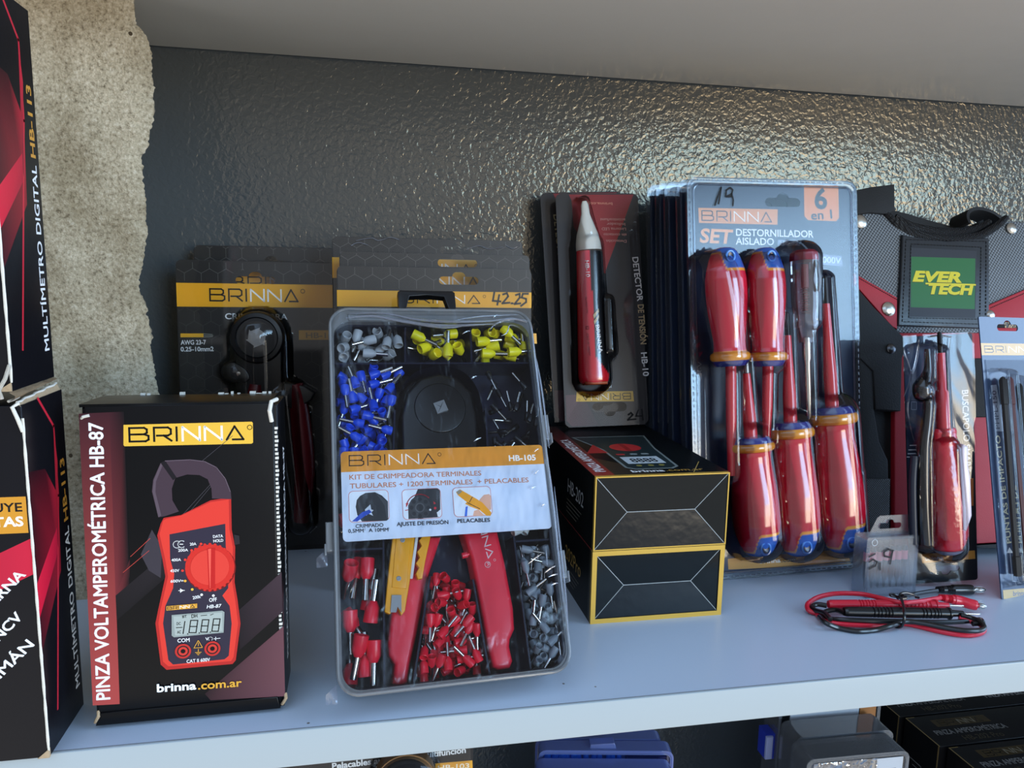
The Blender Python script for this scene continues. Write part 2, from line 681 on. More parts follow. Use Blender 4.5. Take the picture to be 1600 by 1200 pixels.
def wall_material():
    m, nt, out = new_mat('dark_grey_gloss_wall_paint')
    N, L = nt.nodes, nt.links
    p = N.new('ShaderNodeBsdfPrincipled')
    tc = N.new('ShaderNodeTexCoord')
    n1 = N.new('ShaderNodeTexNoise')
    n1.inputs['Scale'].default_value = 3.0
    L.new(tc.outputs['Object'], n1.inputs['Vector'])
    cr = N.new('ShaderNodeValToRGB')
    cr.color_ramp.elements[0].color = lin((64, 70, 74))
    cr.color_ramp.elements[1].color = lin((78, 83, 86))
    L.new(n1.outputs['Fac'], cr.inputs[0])
    L.new(cr.outputs[0], p.inputs['Base Color'])
    p.inputs['Roughness'].default_value = 0.11
    p.inputs['Specular IOR Level'].default_value = 0.7
    p.inputs['Specular Tint'].default_value = (1.0, 0.82, 0.56, 1)
    n2 = N.new('ShaderNodeTexNoise')
    n2.inputs['Scale'].default_value = 215.0
    n2.inputs['Detail'].default_value = 2.5
    n2.inputs['Roughness'].default_value = 0.45
    n2.inputs['Distortion'].default_value = 0.6
    L.new(tc.outputs['Object'], n2.inputs['Vector'])
    b = N.new('ShaderNodeBump')
    b.inputs['Strength'].default_value = 1.0
    b.inputs['Distance'].default_value = 0.00062
    L.new(n2.outputs['Fac'], b.inputs['Height'])
    L.new(b.outputs[0], p.inputs['Normal'])
    L.new(p.outputs[0], out.inputs['Surface'])
    return m

def concrete_material():
    m, nt, out = new_mat('rough_broken_render')
    N, L = nt.nodes, nt.links
    p = N.new('ShaderNodeBsdfPrincipled')
    p.inputs['Roughness'].default_value = 0.95
    p.inputs['Specular IOR Level'].default_value = 0.1
    tc = N.new('ShaderNodeTexCoord')
    def noi(sc, det):
        n = N.new('ShaderNodeTexNoise')
        n.inputs['Scale'].default_value = sc
        n.inputs['Detail'].default_value = det
        n.inputs['Roughness'].default_value = 0.65
        L.new(tc.outputs['Object'], n.inputs['Vector'])
        return n.outputs['Fac']
    def ramp(f, *st):
        r = N.new('ShaderNodeValToRGB')
        e = r.color_ramp.elements
        while len(e) < len(st):
            e.new(0.5)
        for i, (pos, c) in enumerate(st):
            e[i].position = pos
            e[i].color = lin(c)
        L.new(f, r.inputs[0])
        return r.outputs[0]
    grain = ramp(noi(420, 4), (0.30, (138, 126, 108)), (0.42, (196, 184, 162)), (0.56, (220, 208, 186)), (0.70, (240, 232, 216)))
    big = ramp(noi(14, 3), (0.35, (205, 198, 184)), (0.65, (255, 252, 245)))
    mx = N.new('ShaderNodeMix')
    mx.data_type = 'RGBA'
    mx.blend_type = 'MULTIPLY'
    mx.inputs[0].default_value = 1.0
    L.new(grain, mx.inputs[6])
    L.new(big, mx.inputs[7])
    # few dark pits and pink brick crumbs
    vo = N.new('ShaderNodeTexVoronoi')
    vo.inputs['Scale'].default_value = 75
    L.new(tc.outputs['Object'], vo.inputs['Vector'])
    sep = N.new('ShaderNodeSeparateColor')
    L.new(vo.outputs['Color'], sep.inputs[0])
    def mm(op, a, b):
        n = N.new('ShaderNodeMath')
        n.operation = op
        for i, v in enumerate((a, b)):
            if isinstance(v, (int, float)):
                n.inputs[i].default_value = v
            else:
                L.new(v, n.inputs[i])
        return n.outputs[0]
    near = mm('LESS_THAN', vo.outputs['Distance'], 0.11)
    def spot(prev, cond, c):
        n = N.new('ShaderNodeMix')
        n.data_type = 'RGBA'
        L.new(mm('MULTIPLY', near, cond), n.inputs[0])
        L.new(prev, n.inputs[6])
        n.inputs[7].default_value = lin(c)
        return n.outputs[2]
    col = spot(mx.outputs[2], mm('GREATER_THAN', sep.outputs[0], 0.90), (86, 74, 58))
    col = spot(col, mm('LESS_THAN', sep.outputs[0], 0.035), (206, 148, 122))
    L.new(col, p.inputs['Base Color'])
    b = N.new('ShaderNodeBump')
    b.inputs['Strength'].default_value = 0.9
    b.inputs['Distance'].default_value = 0.0035
    L.new(noi(330, 5), b.inputs['Height'])
    L.new(b.outputs[0], p.inputs['Normal'])
    L.new(p.outputs[0], out.inputs['Surface'])
    return m

def structure(o):
    o['kind'] = 'structure'
    return o

mb = MB()
mb.box(-0.75, 1.9, WALL_Y, WALL_Y + 0.08, -0.9, 0.9, wall_material())
structure(mb.build('wall_back'))

# broken plaster pier on the left; its ragged edge is undercut towards the wall
PIER = Frame((0, 0.185, 0))
EDGE = [(209, -30), (207, 0), (210, 34), (219, 44), (227, 54), (234, 74), (235, 100), (236, 128), (239, 135), (237, 150), (239, 168), (238, 190),
        (231, 205), (230, 226), (222, 238), (218, 243), (222, 262), (221, 270), (224, 300), (226, 322), (225, 345), (229, 362), (225, 385), (222, 400),
        (222, 408), (217, 428), (215, 440), (217, 458), (222, 470), (229, 486), (226, 492), (231, 498), (231, 510), (236, 526), (233, 543), (237, 562),
        (240, 580), (243, 600), (246, 615), (243, 660), (247, 720), (243, 780), (246, 860), (244, 960), (247, 1060)]
def pier():
    mb = MB()
    mat = concrete_material()
    ed = [PIER.at(*p) for p in EDGE]
    NR = 330
    zs = [i * (CEIL_Z - 0.0012) / NR for i in range(NR + 1)]
    ed = sorted(ed, key=lambda e: e[1])
    def xe(z):
        for a, b in zip(ed, ed[1:]):
            if a[1] <= z <= b[1]:
                t = (z - a[1]) / max(1e-9, b[1] - a[1])
                return a[0] + (b[0] - a[0]) * t + 0.0014 * noise.noise((z * 420, 3.1, 0)) + 0.0007 * noise.noise((z * 900, 8.1, 0))
        return ed[0][0] if z < ed[0][1] else ed[-1][0]
    X0, NX = -0.46, 90
    def fn(u, v):
        z = zs[round(v * NR)]
        if u <= 0.8:                            # the face
            t = u / 0.8
            x = X0 + (xe(z) - X0) * t
            k = max(0.0, (t - 0.96) / 0.04)
            y = 0.185 + 0.0016 * noise.noise((x * 60, z * 60, 1)) + 0.0009 * noise.noise((x * 220, z * 220, 5)) + 0.0035 * k * k
        else:                                   # the undercut edge running back to the wall
            t = (u - 0.8) / 0.2
            x = xe(z) - 0.047 * t - 0.002 * t + 0.0025 * noise.noise((t * 9, z * 90, 7)) * (1 if t > 0 else 0)
            y = 0.1885 + (WALL_Y - 0.0003 - 0.1885) * t
        return (x, y, z)
    mb.sheet(fn, NX, NR, mat)
    return structure(mb.build('wall_left', smooth=60))
pier()

def shelf_material():
    m, nt, out = new_mat('white_laminate')
    N, L = nt.nodes, nt.links
    p = N.new('ShaderNodeBsdfPrincipled')
    p.inputs['Base Color'].default_value = lin((190, 200, 214))
    p.inputs['Roughness'].default_value = 0.3
    p.inputs['Specular IOR Level'].default_value = 0.45
    tc = N.new('ShaderNodeTexCoord')
    # a few specks of grime
    vo = N.new('ShaderNodeTexVoronoi')
    vo.inputs['Scale'].default_value = 55
    L.new(tc.outputs['Object'], vo.inputs['Vector'])
    sep = N.new('ShaderNodeSeparateColor')
    L.new(vo.outputs['Color'], sep.inputs[0])
    a = N.new('ShaderNodeMath'); a.operation = 'LESS_THAN'; a.inputs[1].default_value = 0.045
    L.new(vo.outputs['Distance'], a.inputs[0])
    c = N.new('ShaderNodeMath'); c.operation = 'GREATER_THAN'; c.inputs[1].default_value = 0.86
    L.new(sep.outputs[0], c.inputs[0])
    d = N.new('ShaderNodeMath'); d.operation = 'MULTIPLY'
    L.new(a.outputs[0], d.inputs[0]); L.new(c.outputs[0], d.inputs[1])
    mx = N.new('ShaderNodeMix'); mx.data_type = 'RGBA'
    mx.inputs[6].default_value = lin((190, 200, 214)); mx.inputs[7].default_value = lin((120, 116, 112))
    L.new(d.outputs[0], mx.inputs[0])
    L.new(mx.outputs[2], p.inputs['Base Color'])
    bump(nt, p.inputs['Normal'], 900.0, 0.12, 0.0003)
    L.new(p.outputs[0], out.inputs['Surface'])
    return m
LAM = shelf_material()
EDGEB = solid('white_edge_band', (172, 180, 182), 0.32, bmp=(60.0, 0.05, 0.001))
SEAM = solid('grey_glue_line', (120, 124, 128), 0.7)

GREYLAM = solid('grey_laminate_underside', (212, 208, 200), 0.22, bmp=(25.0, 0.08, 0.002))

def shelf(z, label, x0, x1, front=True, lam=None, gap=0.0015):
    t = thing('shelf_board', label, 'shelf', Matrix.Translation((0, 0, z)))
    mb = MB()
    mb.box(x0, x1, 0.0005, WALL_Y - gap, -0.0205, 0.0, lam or LAM)
    mb.build('board', t)
    if front:
        mb = MB()
        mb.box(x0, x1, -0.0012, 0.0004, -0.0207, -0.00015, EDGEB, r=0.0006)
        mb.build('edge_band', t)
        mb = MB()
        mb.box(x0, x1, 0.0001, 0.0007, -0.0004, 0.00005, SEAM)
        mb.build('glue_line', t)['label'] = 'thin grey line along the edge band'
    return t
shelf(0.0, 'white laminate shelf the tools and boxes stand on, with a pale front edge', -0.75, 1.9)
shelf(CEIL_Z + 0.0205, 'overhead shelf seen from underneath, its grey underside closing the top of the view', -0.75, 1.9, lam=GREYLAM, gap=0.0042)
shelf(-0.40, 'bottom shelf under the main one carrying blue cases and black cartons', -0.75, 1.9)

# ------------------------------------------------------------------ cartons
KRAFT = solid('torn_kraft_board', (176, 150, 118), 0.9, bmp=(600.0, 0.5, 0.001))
LINER = solid('white_board_edge', (222, 214, 200), 0.85, bmp=(900.0, 0.4, 0.0008))
BLK = (10, 10, 12)

def hb87():
    W, H, D = 0.0959, 0.1677, 0.042
    F = Frame((-0.2181, 0.0173, 0.0022), 0.013, 0.05)
    t = thing('meter_carton', 'upright black and red carton with a red clamp meter picture, standing alone at front left', 'box', F.mat())
    mb = MB()
    mb.box(0.0006, W - 0.0012, 0.0006, D, 0.0, H - 0.0012, GLOSS, BLK, r=0.0008)
    mb.box(0.002, W - 0.003, -0.0008, 0.0012, 0.0062, H - 0.0, GLOSS, BLK, r=0.0007)      # front panel, a little proud
    A = Art(mb, F, F, GLOSS, -0.0009)
    def P(x, y):
        return (100 + x / 2.1825, 580 + y / 2.1825)
    def q(*pts):
        return [P(*p) for p in pts]
    # dark red print
    A.area(q((50, 145), (155, 140), (190, 1135), (98, 1140)), [(70, 34, 40), (64, 30, 36), (178, 70, 66), (178, 72, 68)])
    A.area(q((155, 140), (205, 138), (225, 760), (176, 765)), [(64, 30, 36), (17, 17, 20), (17, 17, 20), (120, 46, 50)])
    A.area(q((176, 765), (225, 640), (225, 700), (178, 800)), [(120, 46, 50), (60, 26, 30), (17, 17, 20), (120, 46, 50)])
    A.area(q((590, 820), (742, 685), (745, 820), (600, 950)), [(34, 28, 32), (66, 50, 56), (58, 42, 48), (30, 24, 28)])
    A.area(q((480, 1100), (748, 870), (754, 1108), (500, 1122)), [(40, 26, 30), (104, 66, 72), (112, 70, 76), (60, 36, 40)])
    A.area(q((176, 765), (420, 560), (420, 640), (180, 850)), [(30, 26, 28), (44, 38, 42), (30, 26, 28), (22, 20, 22)])
    A.text('PINZA VOLTAMPEROMÉTRICA HB-87', P(157, 1118), P(132, 176), 19.5, (250, 246, 246), 0.028)
    # yellow name plate
    A.area([P(*p) for p in ((203, 183), (640, 172), (644, 176), (645, 243), (640, 247), (207, 256), (203, 252))], (236, 184, 66))
    A.logo(P(224, 240), P(612, 232), 22.0, wk=0.15)
    # shadow-grey second jaw and red scratches of the picture
    A.area(q((262, 625), (300, 540), (335, 600), (330, 705), (290, 680)), (62, 56, 62))
    A.line(q((227, 632), (294, 570)), 0.8, (196, 70, 60))
    A.line(q((202, 686), (290, 612)), 0.8, (196, 70, 60))
    for a, b in (((430, 340), (575, 220)), ((395, 520), (520, 370)), ((395, 500), (500, 385))):
        A.line(q(a, b), 0.7, (70, 66, 70))
    # the clamp meter picture
    red, plum, dark = (226, 62, 50), (70, 54, 62), (30, 26, 30)
    A.area(q((330, 520), (318, 560), (336, 640), (346, 700), (320, 820), (312, 860), (330, 1000), (350, 1018), (575, 998), (586, 985), (602, 860), (592, 780), (582, 720), (584, 600), (572, 540), (570, 430), (500, 440), (400, 490), (340, 500)), (188, 44, 40))
    A.area(q((338, 510), (326, 555), (345, 640), (355, 700), (328, 820), (322, 860), (338, 990), (356, 1006), (570, 988), (578, 975), (594, 860), (584, 780), (574, 720), (576, 600), (564, 540), (562, 437), (500, 446), (400, 492), (346, 504)), red)
    A.area(q((360, 556), (550, 520), (552, 600), (560, 700), (560, 740), (540, 765), (565, 800), (572, 860), (562, 970), (548, 982), (372, 1000), (356, 985), (338, 860), (346, 800), (372, 740), (376, 690), (362, 640)), (52, 46, 60))
    # jaw: annulus open at the top left
    jaw_o = q((322, 498), (300, 410), (304, 370), (330, 312), (345, 304), (430, 300), (480, 306), (520, 326), (552, 366), (569, 410), (571, 436), (505, 434), (503, 400), (490, 368), (462, 354), (420, 352), (380, 364), (368, 400), (370, 440), (392, 478), (345, 494))
    A.area(jaw_o, plum)
    A.area(q((330, 312), (345, 304), (384, 362), (372, 372)), dark)
    A.area(q((302, 410), (306, 372), (330, 314), (336, 322), (314, 376), (312, 412), (332, 492), (322, 498)), (94, 78, 86))
    A.line(q((345, 306), (430, 302), (480, 308), (520, 328), (550, 366), (567, 410)), 0.9, (108, 92, 100))
    # dial
    A.disc(P(500, 672), 38, (120, 26, 26))
    A.disc(P(498, 668), 37, (214, 48, 40))
    for k in range(28):
        a = 2 * pi * k / 28
        A.disc((P(498, 668)[0] + 36 * cos(a), P(498, 668)[1] + 36 * sin(a)), 2.4, (214, 48, 40), n=8)
    A.disc(P(498, 668), 29, (226, 66, 54))
    A.area(q((488, 604), (516, 602), (516, 738), (494, 742)), (196, 36, 34))
    A.area(q((492, 606), (502, 604), (500, 738), (498, 740)), (240, 92, 76))
    A.area(q((580, 556), (598, 560), (600, 588), (582, 592)), (44, 40, 44))
    wht = (240, 236, 232)
    for s, a, b, h in (('20A', (430, 594), (452, 592), 4.5), ('200A', (390, 615), (424, 613), 4.5), ('400A', (367, 648), (400, 646), 4.5),
                       ('450V', (363, 685), (394, 683), 4.5), ('600V=', (364, 720), (408, 718), 4.5), ('200k', (440, 777), (468, 772), 5),
                       ('OFF', (496, 786), (522, 783), 6), ('DATA', (509, 568), (543, 565), 4.5), ('HOLD', (510, 583), (544, 580), 4.5),
                       ('COM', (388, 924), (429, 921), 6), ('V', (483, 917), (494, 916), 5), ('CAT II 600V', (419, 994), (499, 987), 5.5)):
        A.text(s, P(*a), P(*b), h, wht, 0.02)
    A.text('HB-87', P(487, 808), P(536, 804), 5.5, wht, 0.02, 0.2)
    A.ring(P(386, 590), 5.6, 1.3, wht, 0.25 * pi, 1.75 * pi)
    A.ring(P(402, 589), 5.6, 1.3, wht, 0.3 * pi, 1.7 * pi)
    A.line(q((396, 589), (406, 589)), 1.2, wht)
    for p, c in (((468, 588), red), ((436, 610), red), ((414, 642), red), ((405, 679), red), ((414, 714), (236, 170, 60)), ((438, 743), (236, 190, 70)), ((470, 761), wht), ((510, 764), wht)):
        A.disc(P(*p), 2.1, c, n=12)
    A.lines([q((392, 747), (412, 746)), q((398, 741), (398, 753))], 1, wht)
    A.area(q((398, 741), (410, 746), (398, 753)), wht)
    A.ring(P(500, 911), 3, 0.9, wht, -0.25 * pi, 1.25 * pi)
    A.lines([q((512, 911), (533, 909)), q((518, 905), (518, 916))], 0.9, wht)
    A.area(q((350, 800), (455, 791), (455, 806), (350, 815)), (226, 162, 60))
    A.logo(P(354, 812), P(446, 804), 4.6, (60, 50, 50), (250, 240, 220), 0.2)
    # LCD
    A.area(q((368, 830), (540, 815), (548, 820), (545, 890), (376, 906), (368, 900)), (150, 156, 150))
    A.area(q((374, 835), (540, 821), (541, 885), (380, 900)), (172, 178, 170))
    def seg7(x0, y0, x1, y1, on='abcdefg', w=1.7):
        s = {'a': ((0, 0), (1, 0)), 'b': ((1, 0), (1, .5)), 'c': ((1, .5), (1, 1)), 'd': ((0, 1), (1, 1)), 'e': ((0, .5), (0, 1)), 'f': ((0, 0), (0, .5)), 'g': ((0, .5), (1, .5))}
        sh = -6
        A.lines([[P(x0 + (x1 - x0) * (0.1 + .8 * p[0] if a in 'adg' else p[0]) + sh * (p[1] - .5), y0 + (y1 - y0) * p[1]) for p in s[a]] for a in on], w, (34, 36, 34))
    seg7(404, 852, 410, 893, 'bc')
    seg7(430, 848, 454, 890)
    seg7(470, 846, 492, 888)
    seg7(508, 843, 530, 885)
    for p in ((423, 894), (462, 891), (500, 888)):
        A.disc(P(*p), 1.1, (34, 36, 34), n=8)
    A.line(q((384, 873), (404, 872)), 1.2, (34, 36, 34))
    for s, a, b, h in (('DC', (385, 864), (399, 863), 4.5), ('AC', (387, 893), (400, 892), 4.5), ('DH', (436, 840), (456, 838), 6), ('BT', (405, 840), (420, 838), 4)):
        A.text(s, P(*a), P(*b), h, (34, 36, 34), 0.015)
    A.lines([q((468, 832), (488, 830)), q((500, 830), (510, 826))], 1, (60, 62, 60))
    for c in ((407, 953), (507, 944)):
        A.disc(P(*c), 12, (200, 50, 44))
        A.disc(P(*c), 9, (40, 30, 32))
        A.disc(P(*c), 7, (214, 60, 50))
        A.disc(P(*c), 3.6, (24, 18, 20))
    A.lines([q((459, 916), (444, 942), (473, 940), (459, 916)), q((459, 924), (459, 934)), q((459, 946), (459, 956)), q((449, 957), (469, 956)), q((453, 961), (465, 960)), q((457, 965), (461, 965))], 0.9, (236, 170, 60))
    A.text('brinna', P(318, 1092), P(452, 1082), 13, (250, 250, 250), 0.03)
    A.text('.com.ar', P(458, 1083), P(607, 1072), 13, (230, 168, 60), 0.01)
    # right side
    S = F.side(W - 0.0012, 0.0, 0, 'right')
    B = Art(mb, S, F, GLOSS)
    B.text_m('PINZA VOLTAMPEROMÉTRICA HB-87', (0.031, 0.016), (0.031, H - 0.028), 0.0068, (235, 232, 232), 0.028)
    B.area_m([(0.004, 0.03), (0.008, 0.03), (0.008, 0.07), (0.004, 0.06)], (90, 30, 32))
    T = F.side(0, 0, H - 0.0012, 'top')
    B = Art(mb, T, F, GLOSS)
    B.text_m('brinna.com.ar', (0.05, 0.03), (0.088, 0.03), 0.006, (236, 232, 228), 0.02)
    mb.build('carton', t)
    # flaps and torn corners
    mb = MB()
    mb.prism([(0.0005, 0), (W - 0.003, 0), (W - 0.0045, 0.0068), (0.003, 0.0068)], -0.0016, 0.0004, GLOSS, BLK, bevel=0.0004)
    mb.build('bottom_flap', t)
    mb = MB()
    mb.box(-0.0006, W - 0.0045, 0.0002, D - 0.002, H - 0.001, H + 0.0006, GLOSS, BLK, r=0.0005)
    for k in (3, 4, 9, 15, 16, 17, 18, 20, 21, 22, 23):
        x = 0.008 + k * 0.0034
        mb.box(x, x + 0.0022 + 0.001 * sin(k), D - 0.0035, D - 0.0016, H + 0.0003, H + 0.0014 + 0.0006 * sin(k * 2.3), LINER)
    mb.build('lid_flap', t)
    mb = MB()
    for k in range(64):                                   # worn corrugated edge down the right of the front
        z = 0.010 + k * (H - 0.022) / 64
        mb.box(W - 0.0029, W - 0.0014 + 0.0003 * sin(k * 1.7), -0.0002, 0.0012, z, z + 0.0013, LINER)
    mb.build('worn_edge', t)['label'] = 'pale worn corrugated edge'
    def corner():
        mb.build('torn_corner', t)['label'] = 'torn corner showing bare board'
    for x, z in ((0.001, 0.0012), (W - 0.0012, 0.0016)):
        mb = MB()
        mb.tube([(x - .001, 0.0002, z), (x, -0.0014, z + .002), (x + .0012, -0.0016, z + .004), (x + .0008, 0.0, z + .0062)], 0.0009, KRAFT, seg=8)
        corner()
    mb = MB()
    mb.tube([(W - 0.0042, -0.0006, H - 0.010), (W - 0.0050, -0.002, H - 0.004), (W - 0.0042, 0.0, H + 0.0005), (W - 0.002, 0.006, H + 0.001)], 0.0011, LINER, seg=8)
    corner()
    mb = MB()
    mb.tube([(0.0005, -0.0002, H - 0.0065), (0.0016, -0.0014, H - 0.0055), (0.0045, -0.0012, H - 0.0048)], 0.0008, LINER, seg=8)
    mb.build('torn_corner', t)['label'] = 'torn corner showing bare board'
hb87()

def hb113(z0, H, oy, label, torn_top, torn_bottom):
    W, D = 0.10, 0.047
    F = Frame((-0.2322 - W, oy, z0), 0.0, 0.0)
    t = thing('multimeter_carton', label, 'box', F.mat(), 'multimeter cartons stacked at the left end')
    mb = MB()
    mb.box(0, W, 0, D, 0.0, H, GLOSS, (18, 17, 21), r=0.0009)
    S = F.side(W, 0.0, 0, 'right')
    A = Art(mb, S, F, GLOSS)
    r1, r2 = (206, 40, 58), (120, 26, 40)
    # red chevron outline and band printed across the side
    A.area_m([(0.0, 0.30 * H), (0.030, 0.48 * H), (0.0335, 0.70 * H), (0.020, 0.80 * H), (0.0, 0.82 * H)], [(60, 18, 28), (150, 26, 42), (196, 32, 52), (60, 18, 26), (40, 18, 24)])
    A.area_m([(0.0, 0.40 * H), (0.031, 0.555 * H), (0.031, 0.62 * H), (0.0, 0.50 * H)], [(226, 30, 60), (170, 26, 50), (190, 28, 52), (232, 36, 64)])
    A.lines_m([[(0.018, H), (0.034, 0.905 * H), (0.0335, 0.70 * H), (0.014, 0.10 * H)]], 0.0016, r1)
    A.area_m([(0.0335, 0.905 * H), (0.0355, 0.80 * H), (0.029, 0.55 * H), (0.0285, 0.56 * H)], [r1, r1, r2, r2])
    A.text_m('MULTÍMETRO DIGITAL', (D - 0.0035, 0.014 * 1.0), (D - 0.0035, 0.59 * H), 0.0052, (240, 238, 238), 0.02)
    A.text_m('HB-113', (D - 0.0035, 0.61 * H), (D - 0.0035, 0.80 * H), 0.0052, (214, 150, 60), 0.015)
    B = Art(mb, F, F, GLOSS)
    B.area_m([(0, 0.27 * H), (W, 0.54 * H), (W, 0.64 * H), (0, 0.37 * H)], [(40, 14, 22), (206, 36, 62), (206, 36, 62), (40, 14, 22)])
    B.area_m([(W - 0.055, 0.655 * H), (W - 0.0012, 0.655 * H), (W - 0.0012, 0.755 * H), (W - 0.055, 0.755 * H)], (214, 146, 48))
    B.text_m('INCLUYE', (W - 0.031, 0.715 * H), (W - 0.003, 0.715 * H), 0.0042, (30, 26, 26), 0.02)
    B.text_m('PUNTAS', (W - 0.030, 0.675 * H), (W - 0.003, 0.675 * H), 0.0046, (248, 246, 244), 0.03)
    if torn_top:
        for s, a, b in (('LINTERNA', (-46, 984), (41, 898)), ('NCV', (-2, 1003), (37, 964)), ('IMÁN', (1, 1060), (54, 1008))):
            B.text(s, a, b, 15.5, (236, 234, 234), 0.024)
    mb.build('carton', t)
    mb = MB()                                              # front edge scuffed to bare board
    mb.tube([(W + 0.0002, -0.0002, 0.004 + (H - 0.01) * k / 30) for k in range(31)], lambda u: 0.00045 + 0.0003 * abs(sin(u * 37)), LINER, seg=6)
    mb.build('scuffed_edge', t)['label'] = 'pale scuffed front edge'
    mb = MB()
    if torn_bottom:                                        # flap sprung open along the bottom
        mb.sheet(lambda u, v: (W - 0.0004 + 0.003 * sin(v * 3.0) - 0.0012 * v, -0.002 + u * (D + 0.0005), -0.0002 - 0.0045 * v * (1 - 0.75 * u) + 0.0006 * noise.noise((u * 9, v * 3, 2))), 24, 6, KRAFT)
        mb.tube([(W - 0.001 + 0.001 * sin(k), -0.002 + k * D / 12, -0.0042 + 0.0034 * k / 12) for k in range(13)], 0.0006, LINER, seg=6)
        mb.tube([(W + 0.0004, -0.0012, 0.012), (W - 0.0012, -0.0028, 0.006), (W - 0.004, -0.003, 0.001), (W - 0.0035, -0.002, -0.003)], 0.0009, LINER, seg=8)
        mb.build('torn_flap', t)['label'] = 'torn brown flap along the bottom'
    if torn_top:
        mb.sheet(lambda u, v: (W - 0.0002 - 0.0015 * v, -0.0005 + u * D, H - 0.0006 + v * 0.0036 * (0.5 + 0.5 * u) + 0.0005 * noise.noise((u * 12, v, 9))), 24, 4, KRAFT)
        mb.tube([(W - 0.0016 + 0.0006 * sin(k * 1.7), -0.0005 + k * D / 14, H + 0.0014 + 0.002 * k / 14) for k in range(15)], 0.0006, LINER, seg=6)
        mb.tube([(W + 0.0002, -0.001, H - 0.012), (W - 0.001, -0.0022, H - 0.006), (W - 0.003, -0.002, H - 0.0005), (W - 0.001, 0.0, H + 0.001)], 0.0009, LINER, seg=8)
        mb.build('torn_flap', t)['label'] = 'torn flap along the top edge'
    else:
        mb.prism([(W - 0.006, 0), (W, 0.004), (W, 0), ], -0.0006, 0.0004, KRAFT)
        mb.build('worn_corner', t)
    if torn_top:
        mb = MB()
        mb.prism([(W - 0.005, 0.0002), (W + 0.0004, 0.0002), (W + 0.0004, 0.0048)], -0.0007, 0.0012, KRAFT, bevel=0.0002)
        mb.build('worn_corner', t)['label'] = 'bare brown bottom corner'
hb113(0.0, 0.1755, -0.0045, 'lower of the two black and red cartons stacked at the far left edge', True, False)
hb113(0.1832, 0.174, -0.0125, 'upper of the two black and red cartons stacked at the far left edge', False, True)

